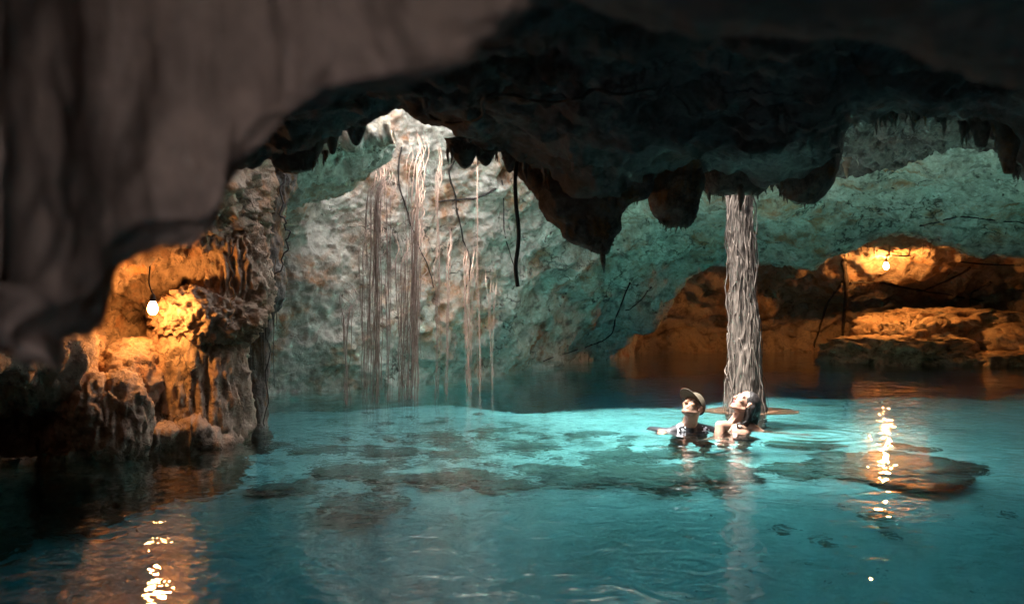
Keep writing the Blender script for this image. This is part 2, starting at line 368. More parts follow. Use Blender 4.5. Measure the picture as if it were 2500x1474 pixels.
# ceiling further right, washed by light from the water
fc = [1960, 2080, 2200, 2320, 2420, 2520, 2750]
far = rows(fc,
    ('z', 3.4, [7.0]*7),
    ([270, 270, 260, 250, 240, 240, 240], [7.0]*7), ([330, 320, 310, 300, 290, 290, 290], [7.8]*7), ([385, 375, 360, 345, 335, 345, 360], [8.8]*7),
    ([430, 418, 400, 372, 370, 430, 500], [9.6]*7), ([425, 412, 392, 365, 365, 400, 480], [10.0]*7), ('z', 3.8, [10.4]*7))
v, f = patch(far, 22, 16, big=.14, mid=.13, fine=.03, scale=.5, stretch=(.6, 1.5, 1.5), seed=9)
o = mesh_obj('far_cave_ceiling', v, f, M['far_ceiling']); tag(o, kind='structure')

# near overhang, out of focus, hanging into the top left of the view
nc = [-7000, -3500, -1500, -700, -300, 0, 90, 180, 250, 310, 400, 500, 560, 600, 680, 780, 900, 1050, 1200, 1320, 1450, 1600, 2100, 2900]
ed = [3400, 3400, 3000, 1700, 1000, 800, 835, 775, 740, 615, 585, 580, 515, 415, 320, 255, 205, 150, 75, -10, -90, -160, -420, -800]  # leftmost columns, out of view, hang lower: added to block the entrance light
nD = [.95]*6 + [1.0, 1.05, 1.1, 1.12, 1.15, 1.15, 1.15, 1.15, 1.12, 1.1, 1.1, 1.08, 1.05, 1.0, .95, .9, .9, .95]
over = rows(nc,
    ('z', 2.2, [.9]*24),
    ([-350 + .1*e for e in ed], [d - .08 for d in nD]), ([.5*e - 60 for e in ed], [d - .05 for d in nD]), ([.88*e - 15 for e in ed], [d - .03 for d in nD]),
    (ed, nD), ([e - 15 for e in ed], [d + .12 for d in nD]), ('z', 1.75, [d + .35 for d in nD]))
v, f = patch(over, 14, 14, big=.055, mid=.022, fine=.004, scale=.36, stretch=(1, 1, .45), seed=11)
o = mesh_obj('near_cave_ceiling', v, f, M['near']); tag(o, kind='structure')
# near ceiling edge on the upper right, also out of focus
kc = [1200, 1400, 1550, 1700, 1850, 2000, 2150, 2300, 2450, 2700, 3000]
ke = [-60, 10, 70, 90, 88, 95, 115, 160, 172, 175, 190]
slab = rows(kc, ('z', 1.9, [.4]*11), ([-500]*11, [.7]*11), ([e - 120 for e in ke], [1.1]*11), (ke, [1.35]*11), ([e - 8 for e in ke], [1.6]*11), ('z', 1.9, [1.9]*11))
v, f = patch(slab, 14, 12, big=.05, mid=.02, fine=.006, scale=.4, seed=13)
o = mesh_obj('right_cave_ceiling', v, f, M['near']); tag(o, kind='structure')

# roof over everything with the skylight in it, and closing walls outside the view
HX0, HX1, HY0, HY1 = -3.6, 7.4, 6.5, 11.2
X = np.linspace(-14, 18, 97); Y = np.linspace(-6, 32, 115); GX, GY = np.meshgrid(X, Y)
def in_hole(x, y):
    n = perlin(np.stack([np.asarray(x).ravel() * .8, np.asarray(y).ravel() * .8, np.zeros(np.asarray(x).size)], 1)).reshape(np.shape(x))
    cx, cy_ = (HX0 + HX1) / 2, (HY0 + HY1) / 2
    m = (np.abs((x - cx) / ((HX1 - HX0) / 2)) ** 2.6 + np.abs((y - cy_) / ((HY1 - HY0) / 2)) ** 2.6) < 1 + .35 * n
    m |= ((x + .7) / 2.5) ** 2 + ((y - 11.8) / 1.7) ** 2 < 1 + .3 * n          # a notch against the back wall
    m &= ~(((x - 2.45) / .8) ** 2 + ((y - 11.2) / 1.9) ** 2 < 1)               # the tree's roof stays
    return m
GZ = 3.7 + .35 * perlin(np.stack([GX.ravel() * .5, GY.ravel() * .5, 0 * GX.ravel()], 1)).reshape(GX.shape)
vv = np.stack([GX, GY, GZ], 2).reshape(-1, 3); vt = vv.copy(); vt[:, 2] += 1.1
fa = grid_faces(*GX.shape); cen = vv[fa].mean(1); keep = ~in_hole(cen[:, 0], cen[:, 1]); fa = fa[keep]
edges = {}
for q in fa:
    for a, b in zip(q, np.roll(q, -1)): edges[(min(a, b), max(a, b))] = edges.get((min(a, b), max(a, b)), 0) + 1
N = len(vv); sidef = [[a, b, b + N, a + N] for (a, b), c in edges.items() if c == 1]
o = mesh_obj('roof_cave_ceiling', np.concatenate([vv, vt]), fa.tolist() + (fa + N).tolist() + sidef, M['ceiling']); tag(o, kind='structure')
# outer walls, with the entrance opening behind the camera
OX0, OX1, OY0, OY1 = -13.5, 17.5, -5.5, 31
def wall_quad(a, b, hole=None):
    A = []; n = 60
    for k in range(n + 1):
        t = k / n; A.append((a[0] + (b[0] - a[0]) * t, a[1] + (b[1] - a[1]) * t))
    zs = np.linspace(-10, 4.6, 30); V = []; 
    for z in zs:
        for (x, y) in A: V.append((x, y, z))
    V = np.array(V); d = rock_disp(V, big=.5, mid=.15, fine=0); V[:, 0] += d * (1 if a[0] == b[0] else 0); V[:, 1] += d * (0 if a[0] == b[0] else 1)
    fq = grid_faces(30, n + 1); c = V[fq].mean(1)
    if hole: fq = fq[~((c[:, 0] > hole[0]) & (c[:, 0] < hole[1]) & (c[:, 2] > hole[2]) & (c[:, 2] < hole[3]))]
    return V, fq
v, f = join([wall_quad((OX0, -3.2), (OX1, -3.2), (-1.6, .8, .3, 2.4)), wall_quad((OX0, OY1), (OX1, OY1)), wall_quad((OX0, OY0), (OX0, OY1)), wall_quad((OX1, OY0), (OX1, OY1))])
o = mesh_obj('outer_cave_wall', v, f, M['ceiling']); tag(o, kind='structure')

# ------------------------------------------------------------------ pool floor
def floor_z(x, y):
    x = np.asarray(x, float); y = np.asarray(y, float)
    z = -1.35 - 1.3 * np.clip(7.7 - y, 0, 3.9) ** 2 / (np.clip(7.7 - y, 0, 3.6) + .8) - .15 * np.clip(-1.4 - x, 0, 4)
    return z - .8 * np.clip(y + .35 * np.sin(x * 1.3) + .2 * np.sin(x * 3.1 + 1) - 11.3 - .25 * np.clip(x, 0, 6), 0, 3) ** 1.6
gx = np.linspace(-14, 18, 260); gy = np.linspace(-6, 31, 300); FX, FY = np.meshgrid(gx, gy); p = np.stack([FX.ravel(), FY.ravel(), np.zeros(FX.size)], 1)
z = floor_z(FX.ravel(), FY.ravel()) + .10 * fbm(p * .6, 3) + .02 * fbm(p * 3, 3)
p[:, 2] = z
k = NT('pool_sand')
n1 = k.noise(1.2, 6, .6, dist=.5); n2 = k.noise(6, 6, .65, off=(2, 2, 2)); n3 = k.noise(40, 3, .6)
col = k.mix(k.ramp(n1, [(.35, 0), (.65, 1)]), (.60, .52, .44), (.80, .71, .61))
col = k.mix(k.math('MULTIPLY', k.ramp(n2, [(.40, 1), (.52, 0)]), .35), col, (.28, .27, .2))
dn = k.n('ShaderNodeVectorMath', operation='DISTANCE'); dn.inputs[1].default_value = (-.6, 9.0, -1.5); k.l(k.tc.outputs['Object'], dn.inputs[0])
pat = k.ramp(k.math('ADD', k.math('MULTIPLY', dn.outputs['Value'], .25), k.math('MULTIPLY', k.math('SUBTRACT', n1, .5), .8)), [(.35, 1), (.75, 0)])
vs = k.n('ShaderNodeTexVoronoi'); vs.inputs['Scale'].default_value = 4.2; k.l(k.tc.outputs['Object'], vs.inputs['Vector'])
peb = k.ramp(vs.outputs['Color'], [(.35, 0), (.55, 1)])
silt = k.math('MULTIPLY', pat, k.math('MULTIPLY', k.ramp(k.noise(5.0, 5, .65, dist=1.2, off=(6, 1, 2)), [(.51, 0), (.57, 1)]), .75))
col = k.mix(silt, col, (.16, .15, .12))
k.bsdf(col, .9, k.bump(k.math('ADD', n2, k.math('MULTIPLY', n3, .3)), .4, .05), .2)
o = mesh_obj('pool_floor', p, grid_faces(300, 260), k.m); tag(o, kind='structure')

# ------------------------------------------------------------------ water
def water_material():
    k = NT('cave_water')
    g = k.n('ShaderNodeBsdfGlass'); g.inputs['IOR'].default_value = 1.333; g.inputs['Roughness'].default_value = 0.0; g.inputs['Color'].default_value = (1, 1, 1, 1)
    a = k.noise(1.9, 2, .5, dist=.4, stretch=(1, .8, 1)); b = k.noise(6.5, 2, .5, dist=.8, off=(3, 8, 1)); c = k.noise(.55, 2, .5, off=(5, 2, 1))
    cx2 = k.n('ShaderNodeVectorMath', operation='DISTANCE'); cx2.inputs[1].default_value = (1.65, 8.45, 0); k.l(k.tc.outputs['Object'], cx2.inputs[0])
    dd = k.math('ADD', cx2.outputs['Value'], k.math('MULTIPLY', k.noise(1.1, 2, .5, off=(9, 9, 1)), .5))
    ring2 = k.math('MULTIPLY', k.math('SINE', k.math('MULTIPLY', dd, 19.0)), k.ramp(k.math('MULTIPLY', cx2.outputs['Value'], .25), [(0, .9), (.15, .9), (1.0, 0)]))
    # ring ripples spreading from where the arm stirs the water
    cx = k.n('ShaderNodeVectorMath', operation='DISTANCE'); cx.inputs[1].default_value = (2.47, 8.15, 0); k.l(k.tc.outputs['Object'], cx.inputs[0])
    ring = k.math('MULTIPLY', k.math('SINE', k.math('MULTIPLY', cx.outputs['Value'], 34.0)), k.ramp(k.math('MULTIPLY', cx.outputs['Value'], 1.0), [(0, 1), (.25, .8), (.95, 0)]))
    far_ = k.ramp(k.noise(.45, 2, .5, off=(1, 6, 1)), [(.35, .35), (.65, 1.5)])
    h = k.math('ADD', k.math('MULTIPLY', a, 1.25), k.math('MULTIPLY', k.math('MULTIPLY', b, far_), .8)); h = k.math('ADD', h, k.math('MULTIPLY', c, 1.0)); h = k.math('ADD', h, k.math('MULTIPLY', ring, .26)); h = k.math('ADD', h, k.math('MULTIPLY', ring2, .10))
    bn = k.bump(h, 1.0, WAVE)
    k.l(bn, g.inputs['Normal']); k.l(g.outputs[0], k.out.inputs['Surface'])
    va = k.n('ShaderNodeVolumeAbsorption'); va.inputs['Color'].default_value = (.10, .85, .93, 1); va.inputs['Density'].default_value = .54
    k.l(va.outputs[0], k.out.inputs['Volume'])
    return k.m
WAVE = .010
v = [(-15, -7, 0), (19, -7, 0), (19, 32.5, 0), (-15, 32.5, 0), (-15, -7, -9), (19, -7, -9), (19, 32.5, -9), (-15, 32.5, -9)]
o = mesh_obj('water', v, [[0, 1, 2, 3], [7, 6, 5, 4], [0, 4, 5, 1], [1, 5, 6, 2], [2, 6, 7, 3], [3, 7, 4, 0]], water_material(), smooth=False); tag(o, kind='structure')
# ------------------------------------------------------------------ hanging and standing rock
def loft(levels, ns=48, per=6, k=.8, seed=0, amp=.12, flute=.5):
    """levels: (py, px_left, px_right, D[, depth_ratio]) from top to bottom -> closed fluted body"""
    A = []
    for lv in levels:
        py, l, r, D = lv[:4]; kr = lv[4] if len(lv) > 4 else k
        c = P((l + r) / 2, py, D); A.append((c.x, c.y, c.z, (r - l) / 2 / F * D, (r - l) / 2 / F * D * kr))
    A = catmull(np.array(A), per); V = []
    for (x, y, z, rx, ry) in A:
        for j in range(ns):
            t = 2 * math.pi * j / ns; V.append((x + max(rx, .002) * math.cos(t), y + max(ry, .002) * math.sin(t), z, max(rx, .002), math.cos(t), math.sin(t)))
    V = np.array(V); p = V[:, :3].copy(); q = p.copy()
    d = fbm(q * np.array([9, 9, 2.0]) + seed, 4, .6, True) * flute + fbm(q * np.array([4, 4, 3.]) + seed * 2, 3) * .9 + fbm(q * 30 + seed, 3) * .18
    d *= np.minimum(V[:, 3], .35) * amp * 2
    p[:, 0] += V[:, 4] * d; p[:, 1] += V[:, 5] * d; p[:, 2] += perlin(q * 14 + 3) * np.minimum(V[:, 3], .1) * .2
    nr = len(A); Fc = []
    for a in range(nr - 1):
        for j in range(ns):
            b = (j + 1) % ns; Fc.append([a * ns + j, (a + 1) * ns + j, (a + 1) * ns + b, a * ns + b])
    Fc.append([j for j in range(ns)][::-1][::-1]); Fc.append([(nr - 1) * ns + j for j in range(ns)][::-1])
    return p, Fc
def spike(px, py0, py1, w, D, seed=0, lean=0):
    """one slender dripstone tip"""
    n = 9; pts = []; rad = []
    for i in range(n):
        t = i / (n - 1); pts.append(P(px + lean * t + 1.5 * math.sin(t * 7 + seed), py0 + (py1 - py0) * t, D)); rad.append(max(.0015, w / 2 / F * D * ((1 - t) ** .75 * (1 + .18 * math.sin(t * 19 + seed)))))
    return tube(pts, rad, 8)
def centred(name, v, f, mat, label, cat, group=None, parent=None):
    v = np.asarray(v); c = v.mean(0); c[2] = v[:, 2].min()
    o = mesh_obj(name, v, f, mat)
    if parent: o.parent = parent
    return tag(o, label, cat, group)
def rock_thing(name, body, tips, mat, label, cat, group=None, tipname='tip'):
    r = mesh_obj(name, *body, mat); tag(r, label, cat, group)
    for t in tips: mesh_obj(tipname, *t, mat, parent=r)
    return r
G1 = 'stalactites along the lip of the dark ceiling'
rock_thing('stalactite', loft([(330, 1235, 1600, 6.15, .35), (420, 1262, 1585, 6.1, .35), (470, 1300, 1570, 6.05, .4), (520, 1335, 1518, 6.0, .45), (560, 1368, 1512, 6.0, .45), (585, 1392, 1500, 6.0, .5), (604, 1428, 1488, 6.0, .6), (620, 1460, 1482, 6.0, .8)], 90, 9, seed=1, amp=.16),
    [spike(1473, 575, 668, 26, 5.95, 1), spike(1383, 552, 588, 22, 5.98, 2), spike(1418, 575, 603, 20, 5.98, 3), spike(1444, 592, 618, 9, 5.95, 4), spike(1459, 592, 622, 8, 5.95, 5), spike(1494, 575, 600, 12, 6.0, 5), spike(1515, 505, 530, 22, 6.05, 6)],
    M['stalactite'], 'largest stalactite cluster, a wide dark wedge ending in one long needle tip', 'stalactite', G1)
rock_thing('stalactite', loft([(330, 1630, 1740, 6.35), (410, 1615, 1712, 6.35), (440, 1600, 1712, 6.35), (480, 1594, 1704, 6.35), (520, 1600, 1698, 6.35), (545, 1616, 1688, 6.35), (556, 1632, 1676, 6.35)], 48, 8, seed=2, amp=.2),
    [spike(x, 540, y, w, 6.3, x) for x, y, w in ((1612, 548, 8), (1620, 556, 7), (1627, 566, 9), (1638, 564, 7), (1651, 571, 10), (1660, 560, 6), (1664, 562, 6), (1673, 565, 8), (1684, 550, 8), (1692, 540, 9))],
    M['stalactite'], 'rounded bulb shaped stalactite with a fringe of short drip tips, between needle cluster and tree', 'stalactite', G1)
rock_thing('stalactite', loft([(250, 1850, 2060, 6.7, .5), (300, 1860, 2050, 6.6, .5), (370, 1868, 2047, 6.6, .5), (420, 1880, 2040, 6.6, .5), (455, 1900, 2026, 6.6, .5), (480, 1920, 2005, 6.6, .5), (497, 1938, 1985, 6.6, .5)], 80, 8, seed=3, amp=.10),
    [spike(2023, 430, 462, 16, 6.6, 1), spike(1945, 480, 500, 14, 6.6, 2), spike(1972, 480, 500, 16, 6.6, 3), spike(1905, 450, 480, 18, 6.6, 4)],
    M['stalactite'], 'broad brown stained hanging rock fin with straight right edge, right of the tree', 'stalactite', G1)
rock_thing('stalactite', loft([(300, 1690, 1900, 6.65, .5), (400, 1700, 1890, 6.6, .5), (440, 1712, 1880, 6.6, .5), (462, 1722, 1868, 6.6, .5), (474, 1740, 1850, 6.6, .5)], 80, 7, seed=4, amp=.14),
    [spike(1731, 440, 499, 20, 6.55, 1), spike(1752, 455, 482, 8, 6.55, 2), spike(1764, 450, 495, 11, 6.55, 3), spike(1808, 450, 522, 24, 6.5, 4), spike(1836, 455, 488, 14, 6.55, 5), spike(1851, 455, 492, 12, 6.55, 6), spike(1870, 450, 476, 10, 6.6, 7), spike(1885, 448, 470, 12, 6.6, 8)],
    M['stalactite'], 'jagged stalactite row hanging in front of the top of the tree', 'stalactite', G1)
small = [(1135, 340, 412, 62, 5.75, 'rounded stalactite hanging over the bright top of the back wall, left of two'),
         (1186, 345, 406, 54, 5.75, 'short blunt stalactite between the rounded one and the thin dagger'),
         (1213, 360, 396, 12, 5.8, 'tiny thin stalactite needle between blunt stalactite and dagger stalactite'),
         (1244, 345, 422, 34, 5.8, 'dagger shaped stalactite just left of the black hose'),
         (870, 290, 356, 40, 5.3, 'slim stalactite between the two windows onto the grey ledge'),
         (812, 290, 378, 34, 5.4, 'dark stalactite beside the stained window over the grey ledge'),
         (2285, 190, 305, 22, 5.6, 'long thin dark stalactite alone in front of the teal lit ceiling'),
         (2395, 210, 362, 62, 5.3, 'bent thick brown stalactite near the upper right edge'),
         (2235, 200, 300, 40, 5.9, 'stubby stalactite left of the long thin one in the upper right'),
         (2462, 240, 425, 60, 5.0, 'dark stalactite at the far right edge')]
for i, (px, a, b, w, D, lab) in enumerate(small):
    if w > 30:
        body = loft([(a, px - w * .8, px + w * .8, D), (a + (b - a) * .4, px - w * .55, px + w * .5, D), (a + (b - a) * .7, px - w * .36, px + w * .34, D), (b - 6, px - w * .2, px + w * .2, D), (b, px - w * .05, px + w * .05, D)], 28, 6, seed=10 + i, amp=.14)
    else: body = spike(px, a, b, w, D, i)
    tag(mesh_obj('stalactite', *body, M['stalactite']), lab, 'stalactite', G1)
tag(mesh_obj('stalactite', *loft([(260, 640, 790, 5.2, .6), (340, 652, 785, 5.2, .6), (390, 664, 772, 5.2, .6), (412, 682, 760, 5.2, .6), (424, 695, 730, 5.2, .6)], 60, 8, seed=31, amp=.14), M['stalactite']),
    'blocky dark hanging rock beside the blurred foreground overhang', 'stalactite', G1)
rr = random.Random(77)
def fringe(px0, px1, y0, y1, D, n, hmax, mat, label):
    e = empty('stalactite', P((px0 + px1) / 2, (y0 + y1) / 2, D), label, 'stalactite', G1); m_ = Matrix.Translation(-e.location)
    for i in range(n):
        t = rr.random(); x = px0 + (px1 - px0) * t; y = y0 + (y1 - y0) * t; h = rr.uniform(.3, 1) ** 2 * hmax
        v, f = spike(x, y - 25, y + h, rr.uniform(5, 13) + h * .22, D + rr.uniform(-.12, .12), x); mesh_obj('tip', v - np.array(e.location), f, mat, parent=e)
fringe(1090, 1240, 372, 388, 5.78, 12, 34, M['stalactite'], 'row of tiny drip tips above the pale top of the back wall')
fringe(1275, 1345, 405, 440, 5.95, 8, 40, M['stalactite'], 'short drip tips on the left shoulder of the needle cluster')
fringe(1530, 1600, 490, 455, 6.1, 7, 26, M['stalactite'], 'few short drip tips between needle cluster and bulb shaped rock')
fringe(1890, 1990, 462, 488, 6.62, 12, 30, M['stalactite'], 'ragged little drip tips under the left part of the broad fin')
fringe(700, 800, 408, 392, 5.25, 8, 28, M['stalactite'], 'blunt drip tips under the blocky rock on the left')
fringe(2100, 2260, 300, 296, 6.0, 14, 34, M['stalactite'], 'ragged drip tips on the dark edge before the teal ceiling')
fringe(2300, 2450, 312, 340, 5.9, 10, 44, M['stalactite'], 'drip tips around the bent brown stalactite')
fringe(2440, 2500, 400, 440, 5.3, 6, 40, M['stalactite'], 'tips of rock at the right border below the ceiling')
# stained opening above the ledge is left free; fringe on the far ceiling
rock_thing('stalactite', spike(2067, 385, 442, 22, 8.9, 1), [spike(2059, 395, 415, 6, 8.9, 2), spike(2094, 385, 408, 5, 8.9, 3)], M['wall'], 'small pale grey stalactite hanging below the teal lit ceiling edge', 'stalactite')
# dark column by the left wall
colm = loft([(330, 600, 720, 8.5), (420, 618, 705, 8.5), (480, 622, 690, 8.5), (560, 640, 676, 8.5), (600, 622, 682, 8.5), (680, 606, 682, 8.5), (740, 604, 678, 8.5), (772, 618, 666, 8.6), (850, 612, 656, 8.65), (950, 606, 650, 8.7), (1030, 603, 646, 8.7), (1080, 600, 648, 8.7), (1500, 596, 655, 8.8)], 60, 12, seed=5, amp=.30, flute=1.0)
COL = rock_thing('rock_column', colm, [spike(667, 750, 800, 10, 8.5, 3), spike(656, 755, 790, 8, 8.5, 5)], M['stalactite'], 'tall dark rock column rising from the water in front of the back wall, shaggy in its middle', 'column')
rr = random.Random(4)
for i in range(16):
    x = rr.uniform(604, 686); y = rr.uniform(560, 700); h = rr.uniform(80, 300); D = 8.25 + rr.uniform(-.05, .1)
    pts = [P(x + 3 * math.sin(i + t * 5) + rr.uniform(-1, 1), y + h * t, D) for t in np.linspace(0, 1, 9)]
    mesh_obj('root_hair', *tube(spline(pts, 3), .0035, 4), M['stalactite'], parent=COL)
# fringe of little stalactites in the lamp-lit niche
rr = random.Random(8)
nic = [(2062, 600, 640, 9), (2070, 596, 634, 8), (2090, 590, 625, 9), (2104, 570, 622, 9), (2118, 566, 618, 8), (2133, 575, 640, 9), (2142, 570, 632, 8), (2172, 560, 634, 16), (2181, 575, 612, 7), (2193, 575, 610, 7), (2222, 565, 628, 16), (2240, 580, 612, 8), (2252, 590, 620, 8), (2270, 595, 622, 7)]
body = lump(P(2165, 566, 17.6), (.85, .5, .16), seed=44, big=.4, mid=.3)
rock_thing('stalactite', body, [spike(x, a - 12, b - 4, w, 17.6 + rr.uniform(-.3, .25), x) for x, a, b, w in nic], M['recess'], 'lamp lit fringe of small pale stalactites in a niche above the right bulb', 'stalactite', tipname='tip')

# ------------------------------------------------------------------ rocks at and under the water
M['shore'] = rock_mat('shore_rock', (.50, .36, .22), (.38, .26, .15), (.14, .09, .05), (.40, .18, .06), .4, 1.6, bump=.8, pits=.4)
M['stone'] = rock_mat('submerged_stone', (.22, .20, .16), (.15, .135, .11), (.06, .055, .045), (.20, .12, .06), .4, 3.0, bump=.8, pits=.2)
M['islet'] = rock_mat('islet_rock', (.34, .19, .12), (.24, .13, .08), (.09, .05, .03), (.35, .14, .07), .5, 3.5, bump=.7, pits=.2)
GR = 'rocks of the lamp lit shore on the right'
shore = [((2190, 862, 18.1), (1.05, .9, .26), .1, 'long low orange rock at the water edge under the right bulb'),
         ((2215, 828, 18.9), (.85, .8, .22), -.2, 'orange rock slab stepped above the low shore rock'),
         ((2315, 792, 19.6), (1.15, .9, .24), .15, 'highest flat topped rock slab on the lamp lit shore'),
         ((2340, 848, 18.0), (.36, .34, .18), .3, 'smooth pale rounded boulder sitting on the shore slabs'),
         ((2430, 885, 17.6), (.85, .6, .14), 0, 'low rock in the water at the lower right of the shore'),
         ((2440, 822, 18.9), (.9, .7, .25), .2, 'dark broken rock behind the pale boulder'),
         ((2270, 882, 17.5), (.42, .35, .12), 0, 'small rubble rock at the waterline before the boulder'),
         ((2105, 872, 18.0), (.30, .3, .11), 0, 'small tip rock at the left end of the lamp lit shore'),
         ((2560, 860, 18.6), (1.0, .9, .5), 0, 'rock running out of the picture on the right shore')]
for i, (c, r, rot, lab) in enumerate(shore):
    sm = 'boulder' in lab
    r = (r[0], r[1], r[2] * (1 if sm else 1.15))
    v, f = lump(P(*c), r, rot, sub=5, seed=60 + i, big=.2 if sm else .6, mid=.06 if sm else .55, fine=.07, flat=None if i % 2 else .8, scale=.45)
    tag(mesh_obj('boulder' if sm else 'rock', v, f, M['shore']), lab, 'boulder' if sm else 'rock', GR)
v, f = lump((P(1832, 1006, 10.05).x, 10.05, -.06), (.47, .34, .085), sub=5, seed=80, big=.3, mid=.12, flat=.5, scale=.3)
tag(mesh_obj('rock', v, f, M['islet']), 'flat brown rock around the foot of the tree, just breaking the surface', 'rock')

def under(px, py):
    """pool-floor point seen through the water surface at pixel (px, py), bent as water bends it"""
    d = Vector(((px - 1250) / F, 1, (737 - py) / F)).normalized(); t = CAMZ / -d.z; s0 = Vector((0, 0, CAMZ)) + d * t
    h = Vector((d.x, d.y, 0)); si = h.length / 1.333; hd = h.normalized(); q = hd * si + Vector((0, 0, -math.sqrt(1 - si * si)))
    p = s0.copy()
    for _ in range(30):
        z = float(floor_z(p.x, p.y)); p = s0 + q * ((z - s0.z) / q.z)
    return p
GS = 'dark flat stones lying on the pool floor'
stones = [(2165, 1142, 350, 66, 'largest dark slab under water, right of the swimmers'), (1590, 1162, 240, 50, 'wide dark stone under water in front of the swimmers'),
    (1745, 1150, 190, 45, 'dark submerged stone directly below the woman'), (1945, 1151, 150, 30, 'submerged stone between the woman and the largest slab'), (1765, 1190, 92, 22, 'small stone in the open sand below the woman'),
    (1960, 1086, 150, 18, 'long thin submerged stone right behind the ripple ring'), (2190, 1086, 60, 8, 'sliver of submerged stone far right of the swimmers'), (2235, 1096, 80, 10, 'flat submerged stone above the largest slab'),
    (1240, 1182, 150, 24, 'dark oval stone at the near edge of the stony patch'), (1400, 1170, 130, 30, 'mottled stone near the middle front of the stony patch'), (1330, 1146, 120, 20, 'submerged stone behind the dark oval stone'),
    (1130, 1160, 150, 24, 'submerged stone left of the dark oval stone'), (1000, 1170, 160, 20, 'low stone below the reflected roots'), (960, 1105, 150, 16, 'stone under the root reflections, further out'), (1120, 1110, 120, 16, 'brown stone in the middle of the stony patch'),
    (1060, 1062, 110, 12, 'narrow dark stone in the brightest water'), (850, 1150, 140, 26, 'stone at the left of the stony patch'), (780, 1100, 120, 16, 'outlying stone near the rock column'), (700, 1190, 160, 26, 'dark stone near the left wall foot'),
    (960, 1226, 60, 20, 'lone brown stone on the sand left of the middle'), (1500, 1110, 130, 18, 'stone left of the man under bright water'), (1290, 1090, 130, 14, 'thin stone in the bright water left of the man'), (1440, 1060, 120, 12, 'far stone under the brightest light'),
    (1200, 1050, 90, 9, 'farthest small stone towards the back wall'), (870, 1240, 150, 26, 'broad stone in the dark water at lower left'), (1640, 1110, 130, 18, 'stone under the shadow of the man'),
    (2348, 1146, 22, 8, 'pebble at the right tip of the largest slab'), (2142, 1262, 52, 12, 'small dark stone on the pale sand at right'), (2015, 1328, 42, 13, 'brown chip of stone lying on the deep sand'), (1912, 1296, 36, 12, 'thin chip of stone below the tree reflection on its right'),
    (2455, 1257, 32, 8, 'dark chip near the right edge of the pool'), (2190, 1312, 20, 7, 'smallest dark chip in the deep sand'), (2166, 1298, 16, 6, 'tiny chip beside the smallest one')]
for i, (px, py, w, h, lab) in enumerate(stones):
    c = under(px, py); cw = (under(px + w / 2, py) - under(px - w / 2, py)).length / 2; a = under(px, py - h / 2); b = under(px, py + h / 2); ch = (a - b).length / 2
    v, f = lump((c.x, c.y, c.z + .02), (cw, max(ch, .03), min(.10, .25 * cw)), rr.uniform(-.25, .25), sub=5, seed=100 + i, big=.75, mid=.5, flat=.35, scale=cw * .7)
    tag(mesh_obj('stone', v, f, M['stone']), lab, 'stone', GS)
# loose rubble between the big stones: nobody could count it
pl = []
for i in range(330):
    px = rr.gauss(1120, 300); py = rr.gauss(1112, 50)
    if px < 560 or px > 1750 or py < 985 or py > 1215: continue
    c = under(px, py); w = rr.uniform(.02, .12); pl.append(lump((c.x, c.y, c.z + .01), (w, w * rr.uniform(.4, .9), w * .22), rr.uniform(0, 3), sub=2, seed=300 + i, big=.6, mid=.3))
for i in range(60):
    px = rr.uniform(1500, 2500); py = rr.uniform(1180, 1460); c = under(px, py); w = rr.uniform(.01, .03)
    pl.append(lump((c.x, c.y, c.z + .01), (w, w * .6, w * .3), rr.uniform(0, 3), sub=1, seed=700 + i, big=.6))
v, f = join(pl); tag(mesh_obj('rubble', v, f, M['stone']), 'loose dark rubble scattered over the pale pool floor', 'rubble', kind='stuff')

# ------------------------------------------------------------------ roots
def simple_mat(name, a, b, scale=20, rough=.8, bump=.4, stretch=None, spec=.3, **kw):
    k = NT(name); n = k.noise(scale, 4, .6, stretch=stretch); return k.bsdf(k.mix(k.ramp(n, [(.35, 0), (.65, 1)]), a, b), rough, k.bump(n, bump, .01), spec, **kw)
M['root'] = simple_mat('hanging_root_fibre', (.31, .205, .155), (.20, .125, .09), 25)
M['root_dark'] = simple_mat('dark_root_bark', (.035, .028, .022), (.06, .045, .035), 25)
M['tree_root'] = simple_mat('tree_root_bark', (.135, .108, .088), (.05, .038, .03), 22, stretch=(1, 1, .3))
M['tree_core'] = simple_mat('tree_trunk_bark', (.115, .092, .075), (.018, .014, .011), 42, stretch=(1, 1, .10), bump=1.0)
def strand(px0, py0, px1, D, r, rnd, zend=-.25, wob=.02, n=16):
    dw = min(wall_D(px0, py0), D + 1.6) + .03; a = P(px0, py0, dw); b = Vector(((px1 - 1250) / F * D, D + rnd.uniform(-.05, .05), zend)); pts = []; rad = []
    ph = [rnd.uniform(0, 6) for _ in range(4)]; x0 = (px0 - 1250) / F * D
    for i in range(n + 1):
        t = i / n; k_ = min(1, t / .22); k_ = k_ * k_ * (3 - 2 * k_); e = .3 if t > .92 else min(1, t * 5)
        p = Vector((x0 + (b.x - x0) * t, a.y + (b.y - a.y) * k_, a.z + (b.z - a.z) * t)); p.x = a.x + (p.x - a.x) * min(1, t * 8)
        p.x += wob * (math.sin(ph[0] + t * 7) * .6 + math.sin(ph[1] + t * 17) * .35) * e; p.y += wob * (math.sin(ph[2] + t * 8) * .6 + math.sin(ph[3] + t * 15) * .3) * e
        pts.append(p); rad.append(r * (.55 + .6 * min(1, t * 4) - .35 * t) * (1 + .2 * math.sin(t * 40 + ph[0])))
    return tube(spline(pts, 3), [x for x in np.interp(np.linspace(0, 1, n * 3 + 1), np.linspace(0, 1, n + 1), rad)], 5)
GH = 'pinkish aerial roots hanging before the back wall'
